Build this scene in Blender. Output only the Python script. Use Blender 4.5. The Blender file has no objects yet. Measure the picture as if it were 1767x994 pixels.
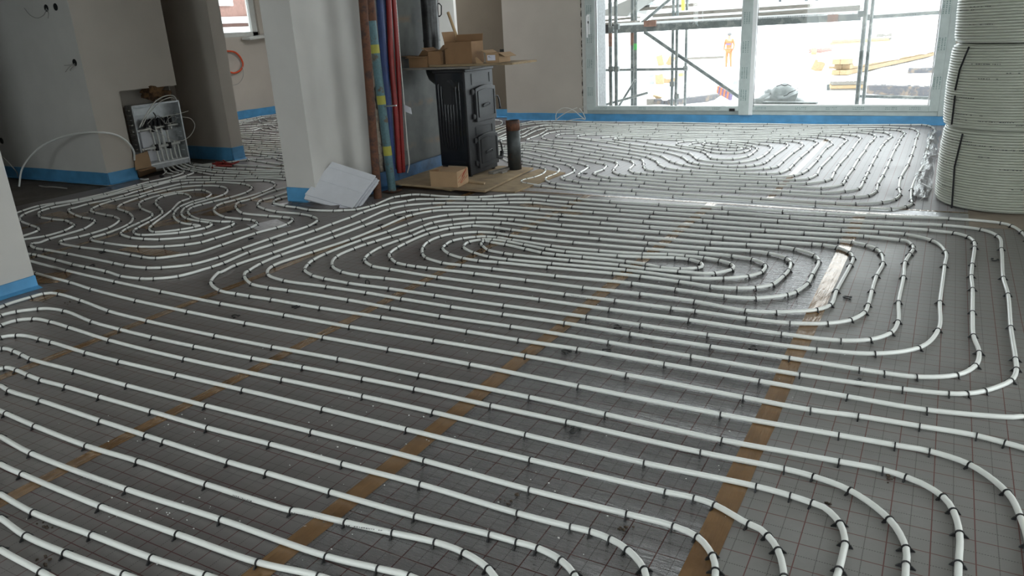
import bpy, bmesh, math, random
from mathutils import Vector, Matrix, noise
random.seed(7)
SC = bpy.context.scene
COL = SC.collection
PI = math.pi
R_ = math.radians
# ------------------------------------------------------------------ camera
# world axes follow the building: X along the window wall, Y towards it
FPX, HC = 1302.0, 1.3137
_p, _r, _y = R_(19.08), R_(-3.14), R_(30)
def _yaw(v):
    return Vector((v[0]*math.cos(_y)-v[1]*math.sin(_y), v[0]*math.sin(_y)+v[1]*math.cos(_y), v[2]))
_c, _s = math.cos(_r), math.sin(_r); _cp, _sp = math.cos(_p), math.sin(_p)
CR = _yaw((_c, _s*_sp, _s*_cp)); CU = _yaw((-_s, _c*_sp, _c*_cp)); CF = _yaw((0, _cp, -_sp))
CO = Vector((0, 0, HC))
cam_data = bpy.data.cameras.new('camera')
cam = bpy.data.objects.new('camera', cam_data); COL.objects.link(cam)
cam.matrix_world = Matrix(((CR.x, CU.x, -CF.x, CO.x), (CR.y, CU.y, -CF.y, CO.y), (CR.z, CU.z, -CF.z, CO.z), (0, 0, 0, 1)))
cam_data.sensor_width = 36; cam_data.lens = FPX*36/1767; cam_data.clip_start = .05; cam_data.clip_end = 300
SC.camera = cam
# ------------------------------------------------------------------ daylight
SKY = 5.2
wd = bpy.data.worlds.new('overcast_sky'); SC.world = wd; wd.use_nodes = True
bg = wd.node_tree.nodes['Background']; bg.inputs[0].default_value = (.93, .97, 1, 1); bg.inputs[1].default_value = SKY
SC.view_settings.view_transform = 'Standard'; SC.view_settings.look = 'None'
SC.view_settings.gamma = 1; SC.view_settings.exposure = 0.0; SC.view_settings.use_curve_mapping = False
def portal(name, loc, rot, sx, sy):
    d = bpy.data.lights.new(name, 'AREA'); d.shape = 'RECTANGLE'; d.size = sx; d.size_y = sy
    d.cycles.is_portal = True
    o = bpy.data.objects.new(name, d); o.location = loc; o.rotation_euler = rot; COL.objects.link(o)
portal('portal_garden', (-2.22, 10.02, 1.3), (R_(-90), 0, 0), 4.2, 2.3)
portal('portal_back', (-1.2, -2.9, 1.3), (R_(90), 0, 0), 4.6, 2.2)
portal('portal_added_kitchen', (-6.5, -2.9, 1.5), (R_(90), 0, 0), 2.2, 1.6)  # unseen kitchen opening, added to light the wall left of the manifold
portal('portal_side', (2.55, 2.4, 1.3), (0, R_(90), 0), 2.3, 3.4)
portal('portal_added_roof', (-2.0, 8.15, 2.60), (0, 0, 0), 2.8, 1.9)  # unseen roof opening, added to brighten the floor of the far spiral
portal('portal_added_side_far', (2.55, 8.0, 1.3), (0, R_(90), 0), 2.3, 3.4)  # unseen far side opening, added for more light in the window zone
portal('portal_hall', (-10.98, 9.6, 1.9), (0, R_(-90), 0), 1.0, 1.5)
# ------------------------------------------------------------------ helpers
def ray(x, y): return CF + CR*((x-883.5)/FPX) + CU*((497-y)/FPX)
def PZ(x, y, z=0.0):
    d = ray(x, y); t = (z-HC)/d.z; return CO + d*t
def PX(x, y, u):
    d = ray(x, y); return CO + d*(u/d.x)
def PY(x, y, v):
    d = ray(x, y); return CO + d*(v/d.y)
def tag(o, label=None, cat=None, group=None, kind=None):
    if label: o['label'] = label
    if cat: o['category'] = cat
    if group: o['group'] = group
    if kind: o['kind'] = kind
    return o
def thing(name, loc, label, cat, group=None):
    o = bpy.data.objects.new(name, None); o.location = loc; o.empty_display_size = .1; COL.objects.link(o)
    return tag(o, label, cat, group)
class MB:
    """collects geometry in world coordinates"""
    def __init__(s): s.v = []; s.f = []; s.m = []; s.sm = []
    def add(s, vs, fs, mi=0, smooth=False):
        b = len(s.v); s.v += [tuple(v) for v in vs]
        for f in fs: s.f.append(tuple(i+b for i in f)); s.m.append(mi); s.sm.append(smooth)
        return s
    def box(s, x0, y0, z0, x1, y1, z1, mi=0, M=None):
        vs = [Vector((x, y, z)) for z in (z0, z1) for x, y in ((x0, y0), (x1, y0), (x1, y1), (x0, y1))]
        if M: vs = [M @ v for v in vs]
        return s.add(vs, [(3, 2, 1, 0), (4, 5, 6, 7), (0, 1, 5, 4), (1, 2, 6, 5), (2, 3, 7, 6), (3, 0, 4, 7)], mi)
    def beam(s, a, b, w, h, up=(0, 0, 1), mi=0):
        a = Vector(a); b = Vector(b); d = (b-a).normalized(); up = Vector(up)
        if abs(d.dot(up)) > .97: up = Vector((0, 1, 0))
        r = d.cross(up).normalized(); u = r.cross(d)
        vs = [p + r*(w/2*i) + u*(h/2*j) for p in (a, b) for i, j in ((-1, -1), (1, -1), (1, 1), (-1, 1))]
        return s.add(vs, [(0, 1, 2, 3), (7, 6, 5, 4), (0, 4, 5, 1), (1, 5, 6, 2), (2, 6, 7, 3), (3, 7, 4, 0)], mi)
    def tube(s, pts, r, n=8, mi=0, cap=True, rr=None):
        pts = [Vector(p) for p in pts]; N = len(pts); vs = []; fs = []
        up = Vector((0, 0, 1)); last = None
        for i, p in enumerate(pts):
            d = (pts[min(i+1, N-1)]-pts[max(i-1, 0)])
            if d.length < 1e-7: d = Vector((1, 0, 0))
            d.normalize()
            if last is None:
                ref = up if abs(d.z) < .9 else Vector((1, 0, 0))
                a = d.cross(ref).normalized()
            else:
                a = (last - d*last.dot(d))
                if a.length < 1e-4: a = d.cross(up)
                a.normalize()
            last = a; b = a.cross(d)
            q = rr[i] if rr else r
            for k in range(n):
                t = 2*PI*k/n; vs.append(p + a*(math.cos(t)*q) + b*(math.sin(t)*q))
        for i in range(N-1):
            for k in range(n):
                k2 = (k+1) % n; fs.append((i*n+k, i*n+k2, (i+1)*n+k2, (i+1)*n+k))
        s.add(vs, fs, mi, True)
        if cap: s.add(vs[:n], [tuple(range(n))], mi); s.add(vs[-n:], [tuple(reversed(range(n)))], mi)
        return s
    def lathe(s, c, prof, n=24, mi=0, smooth=True):
        vs = []; fs = []
        for r, z in prof:
            for k in range(n): t = 2*PI*k/n; vs.append((c[0]+r*math.cos(t), c[1]+r*math.sin(t), c[2]+z))
        for i in range(len(prof)-1):
            for k in range(n): k2 = (k+1) % n; fs.append((i*n+k, i*n+k2, (i+1)*n+k2, (i+1)*n+k))
        return s.add(vs, fs, mi, smooth)
    def prism(s, poly, z0, z1, mi=0):
        n = len(poly); vs = [(x, y, z0) for x, y in poly]+[(x, y, z1) for x, y in poly]
        fs = [tuple(reversed(range(n))), tuple(range(n, 2*n))]+[(i, (i+1) % n, n+(i+1) % n, n+i) for i in range(n)]
        return s.add(vs, fs, mi)
    def hull(s, P, mi=0):
        """8 corner box, bottom four then top four"""
        return s.add(P, [(3, 2, 1, 0), (4, 5, 6, 7), (0, 1, 5, 4), (1, 2, 6, 5), (2, 3, 7, 6), (3, 0, 4, 7)], mi)
    def blob(s, c, r, seed=0, amp=.3, n=8, mi=0, sc=(1, 1, 1), smooth=True):
        vs = []; fs = []; m = n//2+1
        for i in range(m+1):
            ph = PI*i/m
            for k in range(n):
                t = 2*PI*k/n; d = Vector((math.sin(ph)*math.cos(t), math.sin(ph)*math.sin(t), math.cos(ph)))
                q = r*(1+amp*noise.noise(d*1.7+Vector((seed*3.1, seed, 0))))
                vs.append((c[0]+d.x*q*sc[0], c[1]+d.y*q*sc[1], c[2]+d.z*q*sc[2]))
        for i in range(m):
            for k in range(n): k2 = (k+1) % n; fs.append((i*n+k, (i+1)*n+k, (i+1)*n+k2, i*n+k2))
        return s.add(vs, fs, mi, smooth)
    def build(s, name, mats, parent=None, bevel=0):
        L = Vector(parent.matrix_world.translation) if parent else Vector((0, 0, 0))
        if parent:
            L = Vector(parent.location); q = parent.parent
            while q: L += Vector(q.location); q = q.parent
        o0 = Vector((0, 0, 0))
        if not parent and s.v:
            xs = [v[0] for v in s.v]; ys = [v[1] for v in s.v]; zs = [v[2] for v in s.v]
            o0 = Vector(((min(xs)+max(xs))/2, (min(ys)+max(ys))/2, min(zs))); L = o0
        me = bpy.data.meshes.new(name); me.from_pydata([(v[0]-L.x, v[1]-L.y, v[2]-L.z) for v in s.v], [], s.f)
        if not isinstance(mats, (list, tuple)): mats = [mats]
        for m in mats: me.materials.append(m)
        me.polygons.foreach_set('material_index', s.m); me.polygons.foreach_set('use_smooth', s.sm); me.update()
        o = bpy.data.objects.new(name, me); COL.objects.link(o)
        if parent: o.parent = parent
        else: o.location = o0
        if bevel:
            b = o.modifiers.new('bevel', 'BEVEL'); b.width = bevel; b.segments = 2; b.limit_method = 'ANGLE'; b.angle_limit = R_(40)
        return o
def spline(P, step, closed=False):
    """Catmull-Rom (centripetal) through P, sampled about every step"""
    P = [Vector(p) for p in P]
    Q = [P[0]*2-P[1]]+P+[P[-1]*2-P[-2]]; out = []
    for i in range(1, len(Q)-2):
        p0, p1, p2, p3 = Q[i-1:i+3]
        L = (p2-p1).length; n = max(1, int(L/step+.5))
        t0 = 0; t1 = t0+max((p1-p0).length, 1e-4)**.5; t2 = t1+max(L, 1e-4)**.5; t3 = t2+max((p3-p2).length, 1e-4)**.5
        for k in range(n):
            t = t1+(t2-t1)*k/n
            A1 = p0*((t1-t)/(t1-t0))+p1*((t-t0)/(t1-t0)); A2 = p1*((t2-t)/(t2-t1))+p2*((t-t1)/(t2-t1)); A3 = p2*((t3-t)/(t3-t2))+p3*((t-t2)/(t3-t2))
            B1 = A1*((t2-t)/(t2-t0))+A2*((t-t0)/(t2-t0)); B2 = A2*((t3-t)/(t3-t1))+A3*((t-t1)/(t3-t1))
            out.append(B1*((t2-t)/(t2-t1))+B2*((t-t1)/(t2-t1)))
    out.append(P[-1]); return out
# ------------------------------------------------------------------ materials
class NT:
    def __init__(s, name):
        s.mat = bpy.data.materials.new(name); s.mat.use_nodes = True; s.t = s.mat.node_tree; s.n = s.t.nodes
        s.b = s.n['Principled BSDF']; s.out = s.n['Material Output']
    def node(s, typ, **kw):
        o = s.n.new(typ)
        for k, v in kw.items():
            if k.startswith('i_'):
                key = k[2:]; o.inputs[int(key) if key.isdigit() else key.replace('_', ' ')].default_value = v
            else: setattr(o, k, v)
        return o
    def link(s, a, b): s.t.links.new(a, b)
    def set(s, **kw):
        for k, v in kw.items(): s.b.inputs[k.replace('_', ' ')].default_value = v
    def obj(s, scale=(1, 1, 1)):
        tc = s.node('ShaderNodeTexCoord'); mp = s.node('ShaderNodeMapping'); mp.inputs['Scale'].default_value = scale
        s.link(tc.outputs['Object'], mp.inputs[0]); return mp.outputs[0]
    def noise(s, vec, scale, detail=4, rough=.55):
        n = s.node('ShaderNodeTexNoise'); n.inputs['Scale'].default_value = scale; n.inputs['Detail'].default_value = detail; n.inputs['Roughness'].default_value = rough
        s.link(vec, n.inputs['Vector']); return n.outputs[0]
    def ramp(s, fac, stops):
        r = s.node('ShaderNodeValToRGB'); e = r.color_ramp.elements
        while len(e) < len(stops): e.new(.5)
        for i, (p, c) in enumerate(stops): e[i].position = p; e[i].color = (*c, 1) if len(c) == 3 else c
        s.link(fac, r.inputs[0]); return r.outputs[0]
    def mix(s, fac, a, b):
        m = s.node('ShaderNodeMix', data_type='RGBA')
        if isinstance(fac, float): m.inputs[0].default_value = fac
        else: s.link(fac, m.inputs[0])
        for i, x in ((6, a), (7, b)):
            if isinstance(x, tuple): m.inputs[i].default_value = (*x, 1)
            else: s.link(x, m.inputs[i])
        return m.outputs[2]
    def math(s, op, a, b=0.0, c=None):
        m = s.node('ShaderNodeMath', operation=op)
        for i, x in enumerate((a, b) if c is None else (a, b, c)):
            if isinstance(x, (int, float)): m.inputs[i].default_value = x
            else: s.link(x, m.inputs[i])
        return m.outputs[0]
    def bump(s, h, strength=.3, dist=.01):
        b = s.node('ShaderNodeBump'); b.inputs['Strength'].default_value = strength; b.inputs['Distance'].default_value = dist
        s.link(h, b.inputs['Height']); s.link(b.outputs[0], s.b.inputs['Normal'])
def simple(name, col, rough=.6, metal=0.0, var=.12, scale=14, bump=.0, bscale=40, spec=None, scl=(1, 1, 1)):
    t = NT(name); v = t.obj(scl); n = t.noise(v, scale)
    a = tuple(max(0, c*(1-var)) for c in col); b = tuple(min(1, c*(1+var)) for c in col)
    t.link(t.ramp(n, [(.3, a), (.7, b)]), t.b.inputs['Base Color']); t.set(Roughness=rough, Metallic=metal)
    if spec is not None: t.b.inputs['Specular IOR Level'].default_value = spec
    if bump: t.bump(t.noise(v, bscale, 6), bump, .004)
    return t.mat
def spotted(name, col, spot, rough=.6, metal=0., scale=9, lo=.5, hi=.6, bump=.2):
    t = NT(name); v = t.obj(); n = t.noise(v, scale, 6, .65); n2 = t.noise(v, scale*5, 3)
    f = t.ramp(n, [(lo, (0, 0, 0)), (hi, (1, 1, 1))])
    base = t.ramp(n2, [(.3, tuple(c*.82 for c in col)), (.7, tuple(min(1, c*1.12) for c in col))])
    t.link(t.mix(f, base, spot), t.b.inputs['Base Color']); t.set(Roughness=rough, Metallic=metal)
    t.bump(n, bump, .004); return t.mat
M = {}
M['plaster'] = simple('plaster_beige', (.50, .455, .40), .92, var=.05, scale=2.2, bump=.12, bscale=90)
M['plaster_grey'] = simple('plaster_grey', (.55, .53, .50), .92, var=.05, scale=2.5, bump=.1, bscale=90)
M['white_wall'] = simple('white_plaster', (.85, .84, .81), .9, var=.03, scale=2)
M['ceiling'] = simple('ceiling_board', (.82, .80, .77), .95, var=.04, scale=1.5)
M['ext'] = simple('grey_render', (.30, .31, .32), .95, var=.2, scale=30)
M['concrete'] = spotted('concrete_screed', (.13, .115, .10), (.09, .07, .055), .75, scale=3, lo=.45, hi=.65)
M['blue'] = simple('blue_edge_foam', (.085, .30, .54), .42, var=.16, scale=6, bump=.25, bscale=30)
M['pipe'] = simple('white_pex_pipe', (.79, .80, .765), .30, var=.03, scale=3)
_b = M['pipe'].node_tree.nodes['Principled BSDF']; _b.inputs['Subsurface Weight'].default_value = .5; _b.inputs['Subsurface Radius'].default_value = (1, 1, 1); _b.inputs['Subsurface Scale'].default_value = .012
M['clip'] = simple('black_clip_plastic', (.012, .012, .013), .45, var=.1)
M['rust'] = spotted('rusty_steel', (.13, .055, .03), (.06, .035, .03), .75, .3, scale=12)
M['postpipe'] = spotted('weathered_iron_pipe', (.06, .065, .065), (.13, .06, .045), .5, .6, scale=6, lo=.5, hi=.7)
M['prop'] = spotted('teal_painted_steel', (.085, .165, .185), (.10, .08, .055), .55, .2, scale=14, lo=.55, hi=.62)
M['yellow'] = simple('yellow_paint', (.36, .34, .05), .6)
M['bluehose'] = simple('blue_corrugated_hose', (.008, .03, .13), .45, var=.2)
M['redhose'] = simple('red_corrugated_hose', (.24, .012, .010), .42, var=.2)
M['wirewhite'] = simple('white_cable', (.62, .62, .58), .5)
M['wiregrey'] = simple('grey_cable', (.30, .29, .27), .5)
M['orange'] = simple('orange_conduit', (.62, .075, .02), .45)
M['redcloth'] = simple('red_tangle', (.26, .02, .015), .7)
M['stove'] = simple('black_cast_iron', (.020, .020, .022), .42, .3, var=.2, scale=60, bump=.25, bscale=160)
M['stove_side'] = simple('black_enamel_sheet', (.012, .013, .016), .16, .1, var=.2, scale=4)
M['steel'] = simple('galvanised_steel', (.50, .52, .53), .35, .85, var=.15, scale=20)
M['brass'] = simple('chrome_fitting', (.55, .55, .52), .3, .9)
M['chrome'] = simple('chrome', (.7, .7, .7), .2, 1.0)
M['duct'] = spotted('dark_flue_steel', (.055, .055, .056), (.02, .02, .02), .38, .5, scale=5, lo=.45, hi=.6)
M['pvc'] = simple('white_pvc_board', (.64, .65, .69), .35, var=.03)
M['cardboard'] = simple('cardboard', (.24, .135, .065), .85, var=.08, scale=8)
M['cardboard_light'] = simple('cardboard_light', (.35, .225, .125), .85, var=.08, scale=8)
M['cardboard_dark'] = simple('cardboard_inside', (.20, .11, .055), .9, var=.1, scale=8)
M['redprint'] = simple('red_print', (.42, .09, .05), .8)
M['label'] = simple('paper_label', (.62, .62, .70), .7)
M['frame'] = simple('white_window_profile', (.60, .61, .58), .4, var=.04)
M['bead'] = simple('bright_white_bead', (.85, .86, .86), .35, var=.02)
M['film'] = simple('protective_film', (.50, .56, .545), .4, var=.07, scale=12)
M['filmprint'] = simple('film_print', (.20, .28, .27), .5)
M['print'] = simple('pipe_print', (.10, .10, .10), .6)
M['seal'] = simple('black_seal', (.01, .01, .012), .6)
M['foamdark'] = spotted('assembly_foam', (.05, .04, .03), (.30, .27, .22), .95, scale=20, lo=.5, hi=.6)
M['snow'] = simple('snow', (.86, .88, .90), .9, var=.02, scale=2)
M['scaf'] = spotted('galvanised_scaffold', (.13, .145, .145), (.22, .23, .22), .5, .3, scale=10)
M['scafrust'] = simple('rusty_scaffold', (.22, .12, .09), .8, var=.3, scale=20)
M['scafgreen'] = simple('green_paint', (.10, .45, .12), .6)
M['oldwood'] = simple('weathered_plank', (.18, .165, .145), .9, var=.3, scale=12, scl=(1, 8, 8))
M['newwood'] = simple('sawn_timber', (.33, .235, .135), .85, var=.25, scale=10, scl=(1, 8, 8))
M['darkstone'] = spotted('dark_stacked_stone', (.10, .10, .11), (.2, .16, .13), .9, scale=8)
M['tarp'] = simple('pale_tarpaulin', (.44, .46, .47), .5, var=.3, scale=6, bump=.8, bscale=9)
M['blue_shaded'] = simple('shaded_blue_film', (.03, .095, .20), .3, var=.4, scale=9, bump=.8, bscale=14)  # edge strip blue with the shade behind the props put into the colour
M['foilbag'] = simple('grey_tarpaulin', (.30, .32, .33), .5, var=.25, scale=6, bump=.8, bscale=9)
M['brickred'] = simple('reddish_facade', (.26, .15, .125), .9, var=.2, scale=12)
M['farwall'] = simple('pale_house_render', (.22, .22, .21), .9, var=.1, scale=3)
M['tree'] = simple('bare_tree_twigs', (.09, .10, .11), .9, var=.4, scale=30)
M['hivis'] = simple('orange_workwear', (.58, .17, .07), .7, var=.1)
M['primer'] = simple('grey_primed_plaster', (.66, .65, .62), .92, var=.05, scale=2.5)
M['recess'] = simple('shaded_brown_plaster', (.155, .128, .095), .92, var=.06, scale=3)  # brown plaster, its colour darkened to hold the shade of the recess
M['trousers'] = simple('purple_grey_trousers', (.16, .12, .22), .8)
M['skin'] = simple('skin', (.42, .25, .18), .6)
M['hat'] = simple('grey_knit_hat', (.16, .16, .16), .9)
M['wool'] = spotted('brown_mineral_wool', (.16, .085, .035), (.04, .02, .01), 1, scale=14, lo=.45, hi=.6, bump=1)
M['hole'] = simple('dark_hole', (.008, .008, .008), .9)
M['yellowlevel'] = simple('yellow_plastic', (.62, .52, .12), .5)
M['crumb'] = simple('white_foam_crumb', (.8, .8, .78), .8)
M['dirt'] = simple('dirt', (.07, .05, .035), .9)
# plywood
t = NT('plywood'); v = t.obj((2, 14, 14)); n = t.noise(v, 3, 8, .6); n2 = t.noise(t.obj(), 5)
t.link(t.mix(t.ramp(n2, [(.45, (0, 0, 0)), (.7, (1, 1, 1))]), t.ramp(n, [(.3, (.24, .165, .09)), (.7, (.37, .28, .17))]), (.20, .14, .085)), t.b.inputs['Base Color'])
t.set(Roughness=.85); t.bump(n, .2, .003); M['ply'] = t.mat
# wood handle
M['handle'] = simple('wooden_handle', (.40, .27, .14), .6, var=.1)
# chimney casing: grey sheet with faint rusty horizontal bands
t = NT('chimney_casing'); v = t.obj()
sx = t.node('ShaderNodeSeparateXYZ'); t.link(v, sx.inputs[0]); n = t.noise(v, 6, 6); n3 = t.noise(v, 50, 3)
f = t.math('PINGPONG', t.math('ADD', sx.outputs[2], .09), .19)
f = t.ramp(t.math('ADD', f, t.math('MULTIPLY', n, .05)), [(.025, (1, 1, 1)), (.07, (0, 0, 0))])
f2 = t.math('MULTIPLY', f, t.ramp(n, [(.42, (0, 0, 0)), (.62, (1, 1, 1))]))
t.link(t.mix(f2, t.ramp(n, [(.25, (.055, .057, .055)), (.75, (.115, .117, .108))]), (.15, .095, .055)), t.b.inputs['Base Color'])
t.set(Roughness=.62, Metallic=.0); t.bump(n3, .15, .002); M['chimney'] = t.mat
# brown packing tape: semi-clear, streaky
t = NT('brown_packing_tape'); v = t.obj((1, 1, 1)); n = t.noise(t.obj((14, 1.4, 1)), 3, 4); n2 = t.noise(v, 9, 4)
t.link(t.ramp(n2, [(.3, (.17, .092, .038)), (.7, (.28, .16, .072))]), t.b.inputs['Base Color']); t.set(Roughness=.15, Metallic=.2)
t.bump(n, .8, .007); M['tape'] = t.mat
# insulation foil with printed 10 cm / 5 cm grid
def foil(name, col, rough, wrinkle, metal, offx, offy, boldc=(.085, .014, .011), seed=0.0, bd=.004):
    t = NT(name)
    g = t.node('ShaderNodeNewGeometry'); sp = t.node('ShaderNodeSeparateXYZ'); t.link(g.outputs['Position'], sp.inputs[0])
    def line(src, off, per, w):
        a = t.math('FRACT', t.math('DIVIDE', t.math('ADD', src, 100+off), per))
        return t.math('LESS_THAN', t.math('ABSOLUTE', t.math('SUBTRACT', a, .5)), w/per/2)
    bx = line(sp.outputs[0], offx+.05, .1, .0030); by = line(sp.outputs[1], offy+.05, .1, .0030)
    tx = line(sp.outputs[0], offx, .1, .0022); ty = line(sp.outputs[1], offy, .1, .0022)
    bold = t.math('MAXIMUM', bx, by)
    # thin lines are dashed
    dx = t.math('LESS_THAN', t.math('FRACT', t.math('MULTIPLY', sp.outputs[1], 160.)), .6); dy = t.math('LESS_THAN', t.math('FRACT', t.math('MULTIPLY', sp.outputs[0], 160.)), .6)
    thin = t.math('MAXIMUM', t.math('MULTIPLY', tx, dx), t.math('MULTIPLY', ty, dy))
    n = t.noise(g.outputs['Position'], 1.7+seed, 5, .6); n2 = t.noise(g.outputs['Position'], 60, 4, .6)
    a = tuple(c*.80 for c in col); b = tuple(c*1.15 for c in col)
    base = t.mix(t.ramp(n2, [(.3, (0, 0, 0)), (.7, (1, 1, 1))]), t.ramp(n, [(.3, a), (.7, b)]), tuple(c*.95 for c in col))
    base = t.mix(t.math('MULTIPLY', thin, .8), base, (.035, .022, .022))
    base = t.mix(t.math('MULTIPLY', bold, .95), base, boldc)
    t.link(base, t.b.inputs['Base Color'])
    t.set(Metallic=metal)
    rn = t.math('ADD', t.math('MULTIPLY', n, .25), rough-.12); t.link(rn, t.b.inputs['Roughness'])
    mp = t.node('ShaderNodeMapping'); mp.inputs['Scale'].default_value = (5, 26, 20); mp.inputs['Rotation'].default_value = (0, 0, .12)
    t.link(g.outputs['Position'], mp.inputs[0]); w1 = t.noise(mp.outputs[0], 2.2, 4, .6)
    soft = t.noise(g.outputs['Position'], 5, 3, .5)
    t.bump(t.math('ADD', t.math('MULTIPLY', w1, wrinkle), t.math('MULTIPLY', soft, .6)), .6, bd)
    return t.mat
M['foilA'] = foil('insulation_foil_dull', (.215, .196, .190), .40, .14, .25, 0.0, .045)
M['foilB'] = foil('insulation_foil_dark', (.205, .188, .185), .38, .18, .3, .015, .08, seed=.3)
M['foilS'] = foil('insulation_foil_shiny', (.26, .252, .255), .15, 1.7, .65, .02, .023, seed=.6, bd=.008)
M['foilR'] = foil('insulation_foil_matt', (.255, .245, .235), .46, .12, .25, .0, .031, boldc=(.14, .05, .042), seed=.2)
M['foilW'] = foil('insulation_foil_lit', (.40, .39, .40), .50, .25, .3, .0, .01, boldc=(.24, .14, .13), seed=.9)  # same foil, made paler to carry the grazing light at the window
# silver strip
t = NT('silver_foil'); v = t.obj((1, 1, 1)); n = t.noise(t.obj((9, 9, 9)), 3, 8, .65)
t.link(t.ramp(n, [(.3, (.45, .45, .47)), (.7, (.72, .72, .75))]), t.b.inputs['Base Color']); t.set(Roughness=.28, Metallic=.75); t.bump(n, .6, .01); M['silver'] = t.mat
# glass and clear film: see-through with a surface reflection
def glassy(name, tint, refl, rough, bump=0):
    t = NT(name); t.n.remove(t.b)
    tr = t.node('ShaderNodeBsdfTransparent'); tr.inputs[0].default_value = (*tint, 1)
    gl = t.node('ShaderNodeBsdfGlossy'); gl.inputs['Roughness'].default_value = rough
    fr = t.node('ShaderNodeFresnel'); fr.inputs[0].default_value = 1.45
    mx = t.node('ShaderNodeMixShader')
    f = t.math('MINIMUM', t.math('MULTIPLY', fr.outputs[0], refl), 1.0)
    t.link(f, mx.inputs[0]); t.link(tr.outputs[0], mx.inputs[1]); t.link(gl.outputs[0], mx.inputs[2]); t.link(mx.outputs[0], t.out.inputs[0])
    if bump:
        b = t.node('ShaderNodeBump'); b.inputs['Strength'].default_value = bump; b.inputs['Distance'].default_value = .02
        t.link(t.noise(t.obj(), 14, 6, .6), b.inputs['Height']); t.link(b.outputs[0], gl.inputs['Normal']); t.link(b.outputs[0], fr.inputs['Normal'])
    return t.mat
M['glass'] = glassy('window_glass', (.96, .98, .97), 1.0, .02)
M['clear'] = glassy('clear_plastic_film', (.84, .86, .88), 1.0, .14, 1.0)
# ------------------------------------------------------------------ the setting
def struct(name, mb, mats, parent=None):
    o = mb.build(name, mats, parent)
    if not parent: o['kind'] = 'structure'
    return o
TOP = 2.62
floor = struct('floor', MB().box(-11.3, -3.3, -.12, 2.9, 11.0, -.012), M['concrete'])
# insulation sheets, one metre wide strips laid towards the window
edges = [-4.55, -3.42, -2.42, -1.42, -.41, .60, 1.60, 2.5]
kinds = ['foilA', 'foilA', 'foilB', 'foilS', 'foilR', 'foilR', 'foilR']
for i in range(7):
    x0, x1 = edges[i], edges[i+1]
    for y0, y1 in ((-3.0, -.2), (-.2, 2.55), (2.55, 5.52)):
        if i == 0 and y1 > 5: y1 = 4.95
        MB().box(x0+.001, y0+.001, -.012, x1-.001, y1-.001, 0).build('insulation_sheet', M[kinds[i]], floor)
for i, x0 in enumerate((-7.3, -6.3, -5.3)):      # left area between kitchen wall and centre pillar
    MB().box(x0+.001, 1.6, -.012, -4.552 if x0 > -6 else x0+.999, 4.55, 0).build('insulation_sheet', M['foilA'], floor)
for x0 in (-7.3, -6.3, -5.3):
    MB().box(x0+.001, 4.552, -.012, min(x0+.999, -4.4 if x0 > -5.5 else 9), 10.2 if x0 < -6.2 else 9.99, 0).build('insulation_sheet', M['foilA'], floor)
for x0 in (-10.9, -9.9, -8.9): MB().box(x0+.001, 6.35, -.012, x0+.999 if x0 < -8.5 else -7.31, 10.5, 0).build('insulation_sheet', M['foilA'], floor)
MB().box(-7.33, 4.97, -.012, -7.302, 6.1, -.001).build('insulation_sheet', M['foilA'], floor)
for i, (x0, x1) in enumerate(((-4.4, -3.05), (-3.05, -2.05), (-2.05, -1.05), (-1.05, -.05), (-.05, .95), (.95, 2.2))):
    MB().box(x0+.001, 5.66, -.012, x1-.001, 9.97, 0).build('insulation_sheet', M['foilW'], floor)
MB().box(-3.3, 5.522, -.012, 2.3, 5.658, .0005).build('foil_overlap_strip', M['silver'], floor)['label'] = 'bright silver foil strip between the two pipe fields'
# brown tape over the joints
def tape(x, y0, y1, w=.055, z=.0012, amp=.004, name='joint_tape'):
    mb = MB(); n = max(2, int(abs(y1-y0)/.12)); vs = []; fs = []
    for i in range(n+1):
        y = y0+(y1-y0)*i/n; j = noise.noise(Vector((x*7, y*1.5, 3)))*amp*2
        vs += [(x-w/2+j, y, z), (x+w/2+j+noise.noise(Vector((x, y*6, 9)))*amp, y, z)]
    fs = [(2*i, 2*i+1, 2*i+3, 2*i+2) for i in range(n)]
    mb.add(vs, fs); return mb.build(name, M['tape'], floor)
for x, w in ((-3.42, .06), (-2.42, .06), (-1.42, .072), (-.41, .072)): tape(x, -2.9, 5.5, w)
tape(.60, -2.9, 1.0, .05)
for x in (-6.3, -5.3): tape(x, 1.7, 10, .06)
tape(-1.06, 5.7, 8.7, .05)
def xtape(y, x0, x1, w=.07, z=.0015):
    mb = MB(); n = max(2, int((x1-x0)/.15)); vs = []
    for i in range(n+1):
        x = x0+(x1-x0)*i/n; j = noise.noise(Vector((x*2, y*3, 1)))*.012
        vs += [(x, y-w/2+j, z), (x, y+w/2+j*.6, z)]
    mb.add(vs, [(2*i, 2*i+2, 2*i+3, 2*i+1) for i in range(n)]); return mb.build('joint_tape', M['tape'], floor)
xtape(5.50, -3.2, 1.3, .035); xtape(5.665, -3.25, 1.9, .03); xtape(4.56, -7.2, -4.9, .12); xtape(5.42, -4.35, -3.3, .14)
def tape_px(a, b, w, m='tape', name='joint_tape', z=.0018):
    a = PZ(*a, z); b = PZ(*b, z); n = 8; mb = MB(); d = (b-a).normalized(); s_ = Vector((-d.y, d.x, 0)); V = []
    for i in range(n+1):
        p = a.lerp(b, i/n); k = w/2*(1+.35*noise.noise(p*6)); V += [p-s_*k, p+s_*k]
    mb.add(V, [(2*i, 2*i+2, 2*i+3, 2*i+1) for i in range(n)]); return mb.build(name, M[m], floor)
for a_, b_, w_ in (((88, 368), (140, 374), .16), ((160, 352), (232, 362), .10), ((355, 372), (415, 352), .16), ((250, 392), (330, 380), .12), ((70, 490), (100, 470), .22), ((60, 520), (110, 500), .10), ((215, 428), (300, 440), .12), ((505, 352), (530, 344), .12), ((820, 405), (845, 412), .10), ((905, 352), (1000, 370), .10)): tape_px(a_, b_, w_)
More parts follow.
